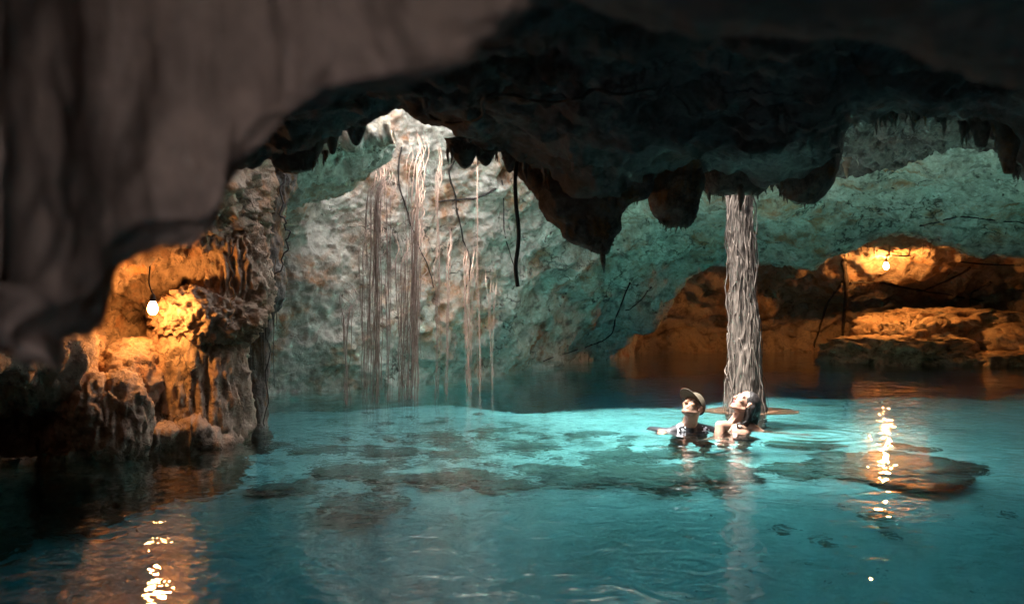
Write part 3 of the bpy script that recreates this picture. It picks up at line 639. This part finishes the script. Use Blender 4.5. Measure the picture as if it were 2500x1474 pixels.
# (top px, top py, bottom px, spread, D, strands, label, radius)
bund = [(1016, 320, 1008, 16, 11.3, 14, 'thickest bundle of pink roots, falling in front of the back wall into the water', .0075),
        (996, 560, 985, 14, 11.35, 10, 'root bundle starting halfway up the wall just left of the thickest bundle', .006),
        (925, 372, 918, 12, 11.0, 12, 'second root bundle, from the ledge edge down to the water', .006),
        (905, 385, 896, 9, 10.95, 6, 'loose root strands just left of the second bundle', .0045),
        (945, 380, 948, 10, 11.05, 5, 'thin root strands just right of the second bundle', .0045),
        (840, 690, 846, 5, 10.65, 5, 'leftmost root bundle, starting low on the wall', .006),
        (1096, 560, 1094, 5, 11.9, 3, 'single straight root pair right of the thickest bundle', .006),
        (1140, 580, 1143, 8, 12.2, 6, 'short root bundle hanging right of the root pair', .006),
        (1164, 350, 1170, 3, 12.5, 3, 'pale thin roots hanging below the ceiling stalactites', .004),
        (1207, 640, 1200, 6, 12.7, 2, 'rightmost thin pale root touching the water', .005),
        (1068, 345, 1069, 6, 11.5, 4, 'root strands hugging the bright top of the wall', .0045),
        (876, 520, 890, 5, 10.8, 4, 'slight root strands near the leftmost bundle', .004)]
rnd = random.Random(3)
for (tx, ty, bx, sp, D, n, lab, r) in bund:
    base = P(bx, 737, D); base.z = 0
    e = empty('hanging_root', (0, 0, 0), lab, 'root', GH)
    for k in range(int(n * 2.0)):
        ox = rnd.gauss(0, sp * (1.6 if ty > 500 else .7)); ox2 = rnd.gauss(0, sp * .7)
        v, f = strand(tx + ox, ty + (rnd.uniform(-10, 20) if k < 4 else rnd.uniform(0, 1) ** 2 * max(60, (900 - ty) * .6)), bx + ox2, D + rnd.uniform(-.12, .12), r * rnd.uniform(.35, .8), rnd, zend=rnd.choice([-.25, -.2, -.25, .12, .5]) if k > 1 else -.25, wob=rnd.uniform(.008, .03))
        mesh_obj('root_strand', v, f, M['root'], parent=e)
# creeping roots on the back wall, the left column and the ceiling
def creeper(pts, r, mat, label, n=8, group='roots creeping over the rock', name='creeping_root'):
    sp = spline([P(*p) for p in pts], n); q = [Vector((p.x + .02 * math.sin(i * 1.3), p.y, p.z + .015 * math.sin(i * 2.1))) for i, p in enumerate(sp)]
    rad = [r * (1 - .6 * i / len(q)) for i in range(len(q))]
    return tag(mesh_obj(name, *tube(q, rad, 6), mat), label, 'root', group)
creeper([(655, 415, 8.2), (640, 470, 8.1), (626, 560, 8.1), (628, 600, 8.1)], .012, M['root_dark'], 'dark root running down the top left of the rock column')
creeper([(692, 425, 8.3), (688, 520, 8.2), (704, 570, 8.2), (690, 640, 8.2), (655, 720, 8.2), (655, 860, 8.4), (648, 1040, 8.55)], .009, M['root_dark'], 'long dark root hanging along the right side of the rock column')
creeper([(563, 600, 7.4), (566, 690, 7.35), (570, 760, 7.35), (560, 800, 7.3)], .007, M['root_dark'], 'thin black root on the pale wall left of the rock column')

def on_rock(px, py, t): return wall_D(px, py, t)
def crawl(pts, r, tree, label, mat='root_dark', sub=6):
    A = catmull(np.array([[x, y, 0.0] for x, y in pts], dtype=float), sub); q = []; rr_ = random.Random(int(pts[0][0] * 7 + pts[0][1]))
    for i, (x, y, _) in enumerate(A):
        x += rr_.gauss(0, 2.2); y += rr_.gauss(0, 2.0); D = on_rock(x, y, tree)
        if D: q.append(P(x, y, D - r * .9 - .018))
    if len(q) > 3:
        q = [q[0]] + [(q[i-1] + q[i] * 2 + q[i+1]) / 4 for i in range(1, len(q) - 1)] + [q[-1]]
        tag(mesh_obj('creeping_root', *tube(q, [r * (1.1 - .6 * i / len(q)) * (1 + .2 * math.sin(i * 1.7)) for i in range(len(q))], 6), M[mat]), label, 'root', 'roots creeping over the rock')
for pts, r, t, lab in [
    ([(1118, 380), (1098, 430), (1112, 480), (1124, 560), (1150, 640), (1140, 700)], .013, WALL, 'dark root winding down the pale wall right of the thickest bundle'),
    ([(1215, 460), (1170, 482), (1120, 488), (1060, 492)], .016, WALL, 'dark branch lying level across the bright upper wall'),
    ([(980, 360), (972, 430), (990, 500), (1008, 560), (1040, 640), (1060, 700)], .012, WALL, 'dark root behind the thickest pink bundle'),
    ([(1230, 440), (1232, 560), (1250, 640), (1262, 700)], .008, WALL, 'thin dark root beside the black hose'),
    ([(1540, 690), (1505, 770), (1490, 820), (1420, 850), (1330, 880)], .013, WALL, 'dark root slanting down the wall to the water edge'),
    ([(1590, 700), (1560, 735), (1530, 760)], .012, WALL, 'short dark root on the grey wall near the overhang edge'),
    ([(2250, 552), (2300, 538), (2360, 530), (2440, 540), (2500, 545)], .012, WALL, 'long dark root line on the grey slope in the upper right'),
    ([(2058, 640), (2066, 700), (2060, 780), (2052, 860)], .05, RECESS, 'thick dark root standing against the orange recess wall'),
    ([(2056, 690), (2025, 730), (2000, 800), (1985, 850)], .03, RECESS, 'dark root leaning left from the thick one in the recess'),
    ([(2080, 690), (2150, 690), (2230, 705), (2310, 720), (2400, 735)], .024, RECESS, 'dark root running right across the orange recess wall'),
    ([(2370, 655), (2300, 690), (2240, 715)], .02, RECESS, 'dark root falling left from the cable in the recess'),
    ([(2420, 690), (2375, 710), (2368, 750)], .025, RECESS, 'short forked dark root at the right of the recess'),
    ([(985, 205), (1030, 235), (1050, 285), (1090, 300), (1170, 292), (1180, 240), (1240, 232), (1330, 250), (1420, 240)], .010, CEIL, 'black root meandering over the underside of the dark ceiling'),
    ([(1420, 245), (1450, 220), (1520, 230), (1600, 215)], .008, CEIL, 'end of a black root further right on the dark ceiling')]:
    crawl(pts, r, t, lab)
# hose
hp = [P(1262, 395, 5.85), P(1258, 440, 5.85), P(1260, 500, 5.85), P(1266, 560, 5.85), P(1265, 600, 5.85), P(1259, 650, 5.85), P(1264, 700, 5.85)]
k = NT('black_rubber'); k.bsdf((.010, .009, .009), .55, None, .3)
tag(mesh_obj('hose', *tube(spline(hp, 8), .0125, 12), k.m), 'thick black hose hanging free from the ceiling lip before the back wall', 'hose')

# ------------------------------------------------------------------ tree wrapped in roots
tD = 9.95; TX = P(1808, 737, tD).x
tree = empty('tree', (0, 0, 0), 'straight tree column wrapped in pale ropy roots, rising from the water to the ceiling', 'tree')
def trad(z):    # trunk radius with height above water
    return .124 + .03 * math.exp(-max(z, 0) / .35) * 2.2 + .010 * math.sin(z * 3.1) + .010 * math.sin(z * 1.3 + 2)
def tcx(z): return TX + .035 * math.exp(-max(z, 0) / .3) + .012 * math.sin(z * 2.2) + (.03 if z < .9 else .03 * max(0, 1 - (z - .9) / .9))
V = []; ns = 110; zs = np.linspace(-1.5, 3.9, 300); 
for z in zs:
    for j in range(ns):
        t = 2 * math.pi * j / ns; V.append((tcx(z) + trad(z) * .93 * math.cos(t), tD + trad(z) * .93 * math.sin(t), z, math.cos(t), math.sin(t)))
V = np.array(V); d = .022 * fbm(V[:, :3] * np.array([9, 9, 1.1]), 4, .55, True) + .022 * fbm(V[:, :3] * np.array([30, 30, 2.4]) + perlin(V[:, :3] * 3)[:, None] * .8, 2, .5, True) - .012; p = V[:, :3].copy(); p[:, 0] += V[:, 3] * d; p[:, 1] += V[:, 4] * d
f = [[a * ns + j, a * ns + (j + 1) % ns, (a + 1) * ns + (j + 1) % ns, (a + 1) * ns + j] for a in range(len(zs) - 1) for j in range(ns)]
mesh_obj('trunk', p, f, M['tree_core'], parent=tree)
rnd = random.Random(11)
for k in range(98):
    th = rnd.uniform(math.pi * 1.0, math.pi * 2.0) if k < 84 else rnd.uniform(0, math.pi); z0 = rnd.uniform(.5, 3.6) if k % 3 else 3.8; ln = rnd.uniform(.5, 1.9) if k % 3 else rnd.uniform(1.6, 4.2)
    r0 = rnd.uniform(.0025, .0075); pts = []; z = z0; off = rnd.uniform(.0, .02) if k % 5 else rnd.uniform(.02, .05); vel = rnd.gauss(0, .35); st = .06; wl = rnd.uniform(.15, .5)
    while z > max(z0 - ln, -.35):
        vel = vel * .80 + rnd.gauss(0, wl); th += vel * st * 2.6
        R_ = trad(z) * .97 + off + .014 * math.sin(z * 9 + k) + .006 * math.sin(z * 31 + k * 2) + (.05 * max(0, .5 - z) * rnd.uniform(.6, 1.4) if z < .5 else 0)
        pts.append(Vector((tcx(z) + R_ * math.cos(th), tD + R_ * math.sin(th), z))); z -= st * rnd.uniform(.7, 1.3)
    if len(pts) < 4: continue
    sp = spline(pts, 3); rad = [r0 * (1.1 - .5 * i / len(sp)) * (1 + .25 * math.sin(i * .9 + k)) for i in range(len(sp))]
    mesh_obj('root', *tube(sp, rad, 6), M['tree_root'], parent=tree)
# ------------------------------------------------------------------ lamps
def lamp(px, py, D, label, power, cord_pts, s=1.0):
    c = P(px, py, D); e = empty('light_bulb', c, label, 'light bulb', 'bare bulbs lighting the cave')
    k = NT('lit_bulb_glass'); em = k.n('ShaderNodeEmission'); em.inputs[0].default_value = (1.0, .43, .12, 1); r = .034 * s
    em.inputs[1].default_value = power / (math.pi * 4 * math.pi * r * r); k.l(em.outputs[0], k.out.inputs['Surface'])
    prof = [(0.0, -.052), (.014, -.049), (.026, -.038), (.033, -.02), (.034, -.004), (.029, .014), (.020, .030), (.0165, .040)]
    V = []; Fc = []; n = 16
    for (rr_, z) in prof:
        for j in range(n): V.append((rr_ * s * math.cos(2 * math.pi * j / n), rr_ * s * math.sin(2 * math.pi * j / n), z * s))
    for a in range(len(prof) - 1):
        for j in range(n): Fc.append([a * n + j, a * n + (j + 1) % n, (a + 1) * n + (j + 1) % n, (a + 1) * n + j])
    mesh_obj('bulb_glass', V, Fc, k.m, parent=e)
    kb = NT('socket_plastic'); kb.bsdf((.03, .028, .026), .5)
    V2, F2 = tube([(0, 0, .038 * s), (0, 0, .045 * s), (0, 0, .075 * s), (0, 0, .095 * s)], [.024 * s, .024 * s, .020 * s, .009 * s], 14)
    mesh_obj('socket', V2, F2, kb.m, parent=e)
    V3, F3 = tube(spline([Vector((0, 0, .09 * s))] + [P(*q) - c for q in cord_pts], 6), .0055 * s, 6)
    mesh_obj('cord', V3, F3, kb.m, parent=e)
    return e
LD = 7.2
lamp(373, 750, LD, 'glowing bare bulb hanging on a dark cord before the left rock wall', 2.9, [(364, 690, LD), (366, 650, LD), (362, 610, LD), (362, 570, LD), (360, 480, LD)], 1.05)
lamp(2163, 648, 18.3, 'glowing bare bulb in the far recess on the right, under the small stalactites', 12., [(2168, 618, 18.3), (2166, 590, 18.3), (2165, 560, 18.3)], 1.35)
k = NT('cable_rubber'); k.bsdf((.02, .018, .016), .6)
tag(mesh_obj('cable', *tube(spline([P(2168, 621, 18.2), P(2210, 625, 18.4), P(2270, 618, 18.6), P(2330, 636, 18.8), P(2400, 645, 19.0), P(2500, 648, 19.2), P(2640, 652, 19.3)], 8), .014, 6), k.m), 'thin dark cable strung along the orange recess wall to the right', 'cable')
# ------------------------------------------------------------------ people
def ell(c, r, rotm=None, nu=24, nv=16):
    V = []; Fc = []
    for i in range(nv + 1):
        a = math.pi * i / nv
        for j in range(nu):
            b = 2 * math.pi * j / nu; q = Vector((r[0] * math.sin(a) * math.cos(b), r[1] * math.sin(a) * math.sin(b), r[2] * math.cos(a)))
            if rotm: q = rotm @ q
            V.append(tuple(q + Vector(c)))
    for i in range(nv):
        for j in range(nu): Fc.append([i * nu + j, (i + 1) * nu + j, (i + 1) * nu + (j + 1) % nu, i * nu + (j + 1) % nu])
    return np.array(V), Fc
def cap_(a, b, ra, rb, flat=(1, 1), n=16):
    """tapered capsule; closed"""
    a, b = Vector(a), Vector(b); t = (b - a); L_ = max(t.length, 1e-4); t.normalize(); pts = []; rad = []
    for k in range(5): u = math.pi / 2 * k / 4; pts.append(a - t * ra * math.cos(u)); rad.append(max(ra * math.sin(u), .0004))
    for k in range(1, 5): pts.append(a + t * L_ * k / 5); rad.append(ra + (rb - ra) * k / 5)
    for k in range(5): u = math.pi / 2 * k / 4; pts.append(b + t * rb * math.sin(u)); rad.append(max(rb * math.cos(u), .0004))
    return tube(pts, rad, n)
def limb(*pr):
    out = []
    for (p0, r0), (p1, r1) in zip(pr, pr[1:]): out.append(cap_(p0, p1, r0, r1))
    return out
def remeshed(name, parts, voxel, mat, parent=None, smooth=4):
    v, f = join(parts); me = bpy.data.meshes.new(name); me.from_pydata([tuple(x) for x in v.tolist()], [], f); me.update()
    o = bpy.data.objects.new(name, me); C.objects.link(o)
    m = o.modifiers.new('r', 'REMESH'); m.mode = 'VOXEL'; m.voxel_size = voxel
    if smooth: s_ = o.modifiers.new('s', 'SMOOTH'); s_.iterations = smooth; s_.factor = .5
    dg = bpy.context.evaluated_depsgraph_get(); ev = o.evaluated_get(dg); nm = bpy.data.meshes.new_from_object(ev); o.modifiers.clear(); o.data = nm
    nm.polygons.foreach_set('use_smooth', [True] * len(nm.polygons)); nm.materials.clear(); nm.materials.append(mat)
    if parent: o.parent = parent
    return o
def skin_mat(name, a, b, stub=None):
    k = NT(name); n = k.noise(18, 4, .6); bsd = k.bsdf(k.mix(k.ramp(n, [(.35, 0), (.65, 1)]), a, b), .38, k.bump(k.noise(120, 3, .6), .15, .003), .45); return bsd
def head_parts(T, female=False):
    """head pieces in local axes: x to the subject's left, y forward, z up; T maps to the world"""
    r3 = T.to_3x3()
    def e(c, r): return ell(T @ Vector(c), r, r3)
    def c(a, b, ra, rb): return cap_(T @ Vector(a), T @ Vector(b), ra, rb, n=12)
    s = .92 if female else 1.0; P_ = [e((0, -.015, .035), (.074, .094, .084)), e((0, .03, -.03), (.056, .058, .082)), e((0, .064, -.096), (.024 * s, .020, .020)), e((0, .02, -.088), (.042, .045, .022))]
    for m in (-1, 1):
        P_ += [c((m * .052 * s, -.005, -.055), (m * .016, .062, -.102), .019, .016), c((m * .012, .084, .024), (m * .046, .068, .020), .0105, .009), e((m * .040, .058, -.022), (.022, .022, .02)),
               e((m * .010, .098, -.036), (.0085, .010, .008)), e((m * .078, -.008, -.008), (.008, .019, .031)), e((m * .081, -.012, .012), (.007, .014, .010)), e((m * .078, .0, -.034), (.007, .008, .009))]
    P_ += [c((0, .085, .010), (0, .108, -.034), .0085, .0115)]
    if female:   # mouth open, laughing
        P_ += [c((-.020, .082, -.054), (.020, .082, -.054), .0055, .0055), c((-.004, .090, -.053), (.004, .090, -.053), .007, .007), c((-.017, .074, -.082), (.017, .074, -.082), .0065, .0065), c((-.004, .081, -.083), (.004, .081, -.083), .007, .007)]
    else:
        P_ += [c((-.022, .080, -.058), (.022, .080, -.058), .006, .006), c((-.018, .079, -.071), (.018, .079, -.071), .007, .007)]
    return P_
def frame(origin, fwd, up):
    y = Vector(fwd).normalized(); z = Vector(up); z = (z - y * z.dot(y)).normalized(); x = y.cross(z)   # x to the subject's right-hand cross
    m = Matrix.Identity(4)
    for i in range(3): m[i][0], m[i][1], m[i][2], m[i][3] = x[i], y[i], z[i], origin[i]
    return m
def hand(w, tip, up, r=1.0):
    """palm with four bent fingers and a side thumb, from wrist w towards tip"""
    w = Vector(w); y = (Vector(tip) - w).normalized(); z = Vector(up); z = (z - y * z.dot(y)).normalized(); x = y.cross(z); out = []
    for k in (-1.4, -.5, .4, 1.3): out.append(cap_(w + x * k * .012, w + y * .075 + x * k * .019, .013, .0115, n=10))
    for k, L_ in ((-1.5, .058), (-.5, .070), (.5, .074), (1.5, .066)):
        a = w + y * .082 + x * k * .0195; b = a + y * L_ * .5 + x * k * .003 - z * .006; c_ = b + y * L_ * .38 - z * .014; out += [cap_(a, b, .0088, .0080, n=8), cap_(b, c_, .0080, .0066, n=8)]
    a = w + y * .025 - x * .024; b = a + y * .03 - x * .028 - z * .004; c_ = b + y * .026 - x * .010 - z * .006; out += [cap_(a, b, .0125, .010, n=8), cap_(b, c_, .010, .0078, n=8)]
    return out
def eyes(T, parent, female=False):
    k = NT('eye_dark'); mt = k.bsdf((.03, .02, .015), .2)
    kw = NT('eye_white'); mw = kw.bsdf((.75, .72, .68), .2)
    for m in (-1, 1):
        v, f = ell(T @ Vector((m * .030, .0705, .004)), (.0135, .0125, .0085), T.to_3x3(), 12, 8); e = mesh_obj('eye', v, f, mw, parent)
        v, f = ell(T @ Vector((m * .030, .0795, .0055)), (.006, .0045, .005), T.to_3x3(), 10, 6); mesh_obj('iris', v, f, mt, e)
        v, f = cap_(T @ Vector((m * .014, .0925, .031)), T @ Vector((m * .048, .074, .030)), .0035, .0025, n=6); mesh_obj('eyebrow', v, f, mt, parent)

M['skin_man'] = skin_mat('tanned_skin', (.28, .15, .095), (.23, .115, .07)); M['skin_woman'] = skin_mat('fair_skin', (.35, .20, .14), (.29, .155, .11))
k = NT('stubble'); k.bsdf(k.mix(k.ramp(k.noise(160, 3, .7), [(.4, 0), (.6, 1)]), (.15, .09, .065), (.27, .155, .11)), .6); M['stubble'] = k.m
k = NT('wet_black_fabric'); k.bsdf((.010, .010, .012), .45, k.bump(k.noise(60, 3, .6), .3, .004), .5); M['black_fabric'] = k.m
k = NT('white_print'); k.bsdf((.60, .62, .68), .4); M['print'] = k.m
M['cap'] = simple_mat('brown_cap_cloth', (.085, .068, .045), (.06, .048, .032), 60); M['brim_edge'] = simple_mat('cap_brim_cloth', (.095, .075, .05), (.07, .055, .036), 60)
k = NT('wet_black_hair'); k.bsdf(k.mix(k.noise(40, 3, .5), (.008, .006, .006), (.012, .009, .008)), .5, k.bump(k.noise(38, 5, .6, stretch=(1, 1, .15)), .8, .01), .6); M['hair'] = k.m

# --- man, standing shoulder deep, face up to the light
man = empty('person', (0, 0, 0), 'man in a brown cap and black shirt standing shoulder deep, looking up', 'person', 'two swimmers beside the tree')
hc = Vector((1.530, 8.42, .205)); mf = Vector((-.52, -.48, .66)); T = frame(hc, mf, (.30, .30, 1))
nb = Vector((1.515, 8.50, .058))
neck_top = T @ Vector((0, -.035, -.055))
body = head_parts(T)
body += limb((neck_top, .060), (nb + Vector((0, 0, -.005)), .064), (nb + Vector((0, .01, -.08)), .075))
sh_r = Vector((1.340, 8.46, -.034)); sh_l = Vector((1.703, 8.56, -.028)); hip = Vector((1.53, 8.60, -.60))
body += limb((nb + Vector((-.03, .01, -.035)), .05), (sh_r, .052)) + limb((nb + Vector((.03, .01, -.035)), .05), (sh_l, .052))
ch = Vector((1.522, 8.53, -.20))
body += [ell(ch, (.165, .105, .17)), ell(ch + Vector((0, .02, -.20)), (.140, .095, .17)), ell(hip + Vector((0, 0, .03)), (.150, .105, .13))]
el_r = Vector((1.195, 8.56, -.022)); wr_r = Vector((1.262, 8.36, -.004)); hd_r = Vector((1.215, 8.19, -.01))
el_l = Vector((1.80, 8.42, -.20)); wr_l = Vector((1.70, 8.20, -.20))
body += limb((sh_r, .050), (el_r, .037), (wr_r, .026)) + limb((sh_l, .050), (el_l, .037), (wr_l, .026))
body += hand(wr_r, hd_r, (0, 0, 1)) + hand(wr_l, wr_l + Vector((-.15, -.08, 0)), (0, 0, 1))
for m in (-1, 1):
    hj = hip + Vector((m * .085, 0, -.03)); kn = Vector((1.53 + m * .12, 8.46, -.96)); an = Vector((1.53 + m * .13, 8.60, -1.26))
    body += limb((hj, .078), (kn, .052), (an, .036), (an + Vector((0, -.16, -.05)), .030))
mb = remeshed('body', body, .0062, M['skin_man'], man)
mb.data.materials.append(M['stubble']); Ti = T.inverted()
for pl_ in mb.data.polygons:
    q = Ti @ pl_.center
    if -.125 < q.z < -.045 and q.y > -.005 and abs(q.x) < .075:
        lip_ = abs(q.x) < .027 and -.082 < q.z < -.046 and q.y > .07
        cheek = q.z > -.055 and abs(q.x) < .045 and q.z > -.05
        if not lip_ and not cheek and (q.z < -.062 + abs(q.x) * .35 or (-.058 < q.z < -.044 and abs(q.x) < .03)): pl_.material_index = 1
eyes(T, man)
shirt = limb((nb + Vector((0, 0, .000)), .0625), (nb + Vector((0, .01, -.08)), .08))
shirt += limb((nb + Vector((-.03, .01, -.040)), .054), (sh_r, .058)) + limb((nb + Vector((.03, .01, -.040)), .054), (sh_l, .058))
shirt += [ell(ch, (.173, .113, .175)), ell(ch + Vector((0, .02, -.20)), (.148, .103, .175)), ell(hip + Vector((0, 0, .08)), (.152, .108, .10))]
wm = el_r.lerp(wr_r, .75)
shirt += limb((sh_r, .056), (el_r, .044), (wm, .034)) + limb((sh_l, .056), (el_l, .044), (el_l.lerp(wr_l, .75), .034))
sh = remeshed('shirt', shirt, .0075, M['black_fabric'], man)
sh.data.materials.append(M['print'])
for pl_ in sh.data.polygons:
    c_ = pl_.center
    if c_.y < 8.50 and c_.z > -.09:
        nn = perlin(np.array([[c_.x * 34, c_.y * 34, c_.z * 34]]))[0]
        if (1.40 < c_.x < 1.475 and nn > -.12 and c_.z > -.06) or (1.62 < c_.x < 1.69 and nn > .12): pl_.material_index = 1
shorts = [ell(hip + Vector((0, 0, .01)), (.160, .115, .12))]
for m in (-1, 1): shorts += limb((hip + Vector((m * .085, 0, -.04)), .088), (Vector((1.53 + m * .113, 8.49, -.86)), .075))
remeshed('shorts', shorts, .012, M['black_fabric'], man)
cap = empty('cap', (0, 0, 0)); cap.parent = man
V = []; Fc = []; nu, nv = 40, 14
for i in range(nv + 1):
    a = (math.pi / 2 + .16) * i / nv
    for j in range(nu):
        b = 2 * math.pi * j / nu; rr_ = 1 + .006 * math.cos(6 * b)
        V.append(tuple(T @ Vector((.086 * math.sin(a) * math.cos(b) * rr_, -.012 + .107 * math.sin(a) * math.sin(b) * rr_, .038 + .094 * math.cos(a) - .012 * math.sin(a) * (1 - math.sin(b)) * .9))))
for i in range(nv):
    for j in range(nu): Fc.append([i * nu + j, (i + 1) * nu + j, (i + 1) * nu + (j + 1) % nu, i * nu + (j + 1) % nu])
cr_ = mesh_obj('crown', V, Fc, M['cap'], cap); sm = cr_.modifiers.new('t', 'SOLIDIFY'); sm.thickness = .003
V = []; Fc = []; nu, nv = 24, 8
for i in range(nv + 1):
    s_ = i / nv
    for j in range(nu + 1):
        b = math.pi * (.06 + .88 * j / nu); x = .083 * math.cos(b); y0 = -.012 + .104 * math.sin(b)
        x1 = .088 * math.cos(b); y1 = .055 + .135 * math.sin(b) ** .8
        xx = x + (x1 - x) * s_; yy = y0 + (y1 - y0) * s_; zz = .030 + .012 * s_ - 2.6 * xx * xx * (.3 + .7 * s_)
        V.append(tuple(T @ Vector((xx, yy, zz))))
for i in range(nv):
    for j in range(nu): a = i * (nu + 1) + j; Fc.append([a, a + 1, a + nu + 2, a + nu + 1])
br = mesh_obj('brim', V, Fc, M['brim_edge'], cap); sm = br.modifiers.new('t', 'SOLIDIFY'); sm.thickness = .004

# --- woman, head thrown back
woman = empty('person', (0, 0, 0), 'woman with bare shoulders and wet dark hair, head thrown back, mouth open', 'person', 'two swimmers beside the tree')
hc = Vector((1.972, 8.44, .232)); wf = Vector((-.66, -.22, .72)); T = frame(hc, wf, (.66, .18, .80))
nb = Vector((1.872, 8.47, .062)); neck_top = T @ Vector((0, -.030, -.055))
body = head_parts(T, True)
body += limb((neck_top, .043), (nb + Vector((.01, 0, -.01)), .045), (nb + Vector((.01, .01, -.08)), .065))
sh_r = Vector((1.752, 8.38, .048)); sh_l = Vector((2.030, 8.455, .022)); hip = Vector((1.96, 8.62, -.57)); ch = Vector((1.890, 8.455, -.075))
body += limb((nb + Vector((-.01, -.01, -.03)), .044), (sh_r, .046)) + limb((nb + Vector((.02, .01, -.03)), .046), (sh_l, .050))
cm = Matrix.Rotation(R(-28), 3, 'Z')
body += [ell(ch, (.145, .098, .150), cm), ell(ch + Vector((.02, .03, -.18)), (.118, .085, .15), cm), ell(hip, (.15, .11, .14), cm)]
body += [ell(ch + cm @ Vector((m * .065, -.075, -.055)), (.055, .048, .055), cm) for m in (-1, 1)]
body += limb((nb + Vector((-.07, -.055, -.012)), .012), (sh_r + Vector((.01, -.02, .03)), .010)) + limb((nb + Vector((-.02, -.055, -.018)), .012), (sh_l + Vector((-.03, -.03, .028)), .010))
body += [cap_(T @ Vector((.035, -.01, -.06)), nb + Vector((-.045, -.03, .0)), .011, .009), cap_(T @ Vector((-.035, -.01, -.06)), nb + Vector((-.015, -.05, .0)), .011, .009)]
el_r = Vector((1.70, 8.30, -.22)); wr_r = Vector((1.62, 8.36, -.42)); el_l = Vector((2.20, 8.42, -.085)); wr_l = Vector((2.36, 8.26, -.05))
body += limb((sh_r, .043), (el_r, .033), (wr_r, .022)) + limb((sh_l, .046), (el_l, .034), (wr_l, .023))
body += hand(wr_r, wr_r + Vector((-.05, 0, -.15)), (0, -1, 0)) + hand(wr_l, wr_l + Vector((.12, -.09, .02)), (0, 0, 1))
for m in (-1, 1):
    hj = hip + cm @ Vector((m * .085, 0, -.05)); kn = hj + Vector((-.08, -.12, -.33)); an = kn + Vector((.08, .14, -.28))
    body += limb((hj, .080), (kn, .048), (an, .032), (an + Vector((-.10, -.10, -.04)), .026))
wb = remeshed('body', body, .0062, M['skin_woman'], woman)
k = NT('lip_skin'); k.bsdf((.42, .14, .13), .35); wb.data.materials.append(k.m); Ti = T.inverted()
k = NT('mouth_inside'); k.bsdf((.06, .015, .015), .5); wb.data.materials.append(k.m)
for pl_ in wb.data.polygons:
    q = Ti @ pl_.center
    if abs(q.x) < .025 and q.y > .066:
        if -.062 < q.z < -.048 and q.y > .078: pl_.material_index = 1
        elif -.092 < q.z < -.076 and q.y > .071: pl_.material_index = 1
        elif -.076 <= q.z <= -.062 and abs(q.x) < .018: pl_.material_index = 2
eyes(T, woman, True)
v, f = tube([T @ Vector((x, .078 - 14 * x * x, -.0625)) for x in np.linspace(-.014, .014, 9)], .0035, 6); k = NT('tooth_enamel'); k.bsdf((.75, .73, .68), .3); mesh_obj('teeth', v, f, k.m, woman)
suit = [ell(ch + Vector((0, .0, -.06)), (.150, .104, .085), cm)] + [ell(ch + cm @ Vector((m * .065, -.078, -.065)), (.058, .050, .050), cm) for m in (-1, 1)]
remeshed('swimsuit_top', suit, .010, M['black_fabric'], woman)
remeshed('swimsuit_bottom', [ell(hip + Vector((0, 0, -.02)), (.158, .118, .11), cm)], .012, M['black_fabric'], woman)
hair = [ell(T @ Vector((0, -.028, .042)), (.083, .096, .088), T.to_3x3()), ell(T @ Vector((0, -.065, .0)), (.074, .062, .09), T.to_3x3())]
tail = [T @ Vector((0, -.09, .02)), Vector((2.055, 8.50, .20)), Vector((2.075, 8.56, .10)), Vector((2.068, 8.62, .0)), Vector((2.050, 8.64, -.14))]
hair += limb((tail[0], .07), (tail[1], .062), (tail[2], .055), (tail[3], .042), (tail[4], .020))
hair += limb((T @ Vector((-.060, -.045, .0)), .035), (Vector((1.985, 8.41, .10)), .030), (Vector((1.975, 8.43, .055)), .026), (Vector((2.02, 8.50, .0)), .03))
hair += limb((T @ Vector((.060, -.045, .0)), .03), (Vector((2.02, 8.56, .08)), .03))
hr = remeshed('hair', hair, .006, M['hair'], woman, 3)
# comb the surface into wet strands
n_ = len(hr.data.vertices); co = np.zeros(n_ * 3); hr.data.vertices.foreach_get('co', co); co = co.reshape(-1, 3); no = np.zeros(n_ * 3); hr.data.vertices.foreach_get('normal', no); no = no.reshape(-1, 3)
co += no * (.0035 * fbm(co * np.array([60, 60, 9]), 3, .5, True))[:, None]; hr.data.vertices.foreach_set('co', co.ravel()); hr.data.update()
rnd = random.Random(21)
for k_ in range(14):
    a = T @ Vector((rnd.choice([-1, 1]) * rnd.uniform(.03, .075), -.02, rnd.uniform(.0, .07))); b = Vector((1.995 + rnd.uniform(-.03, .06), 8.43 + rnd.uniform(-.02, .06), .12)); c_ = Vector((1.99 + rnd.uniform(-.02, .07), 8.45 + rnd.uniform(-.02, .08), rnd.uniform(.0, .06)))
    mesh_obj('hair_strand', *tube(spline([a, b + Vector((rnd.uniform(-.01, .02), -.02, .04)), c_], 8), .004, 5), M['hair'], hr)
cu = [Vector((1.915 + .021 * math.cos(t), 8.375, .052 + .019 * math.sin(t))) for t in np.linspace(.4, 6.0, 14)]
mesh_obj('hair_strand', *tube([Vector((1.985, 8.39, .09)), Vector((1.955, 8.375, .078))] + cu, .0075, 7), M['hair'], hr)
k = NT('necklace_metal'); k.bsdf((.35, .30, .22), .35, None, .5, Metallic=.8)
nk = [nb + Vector((.035, -.03, .015)), nb + Vector((.0, -.062, -.005)), nb + Vector((-.035, -.090, -.045)), nb + Vector((-.055, -.095, -.060)), nb + Vector((-.075, -.075, -.035)), nb + Vector((-.07, -.03, .01))]
mesh_obj('necklace', *tube(spline(nk, 6), .0026, 6), k.m, woman)
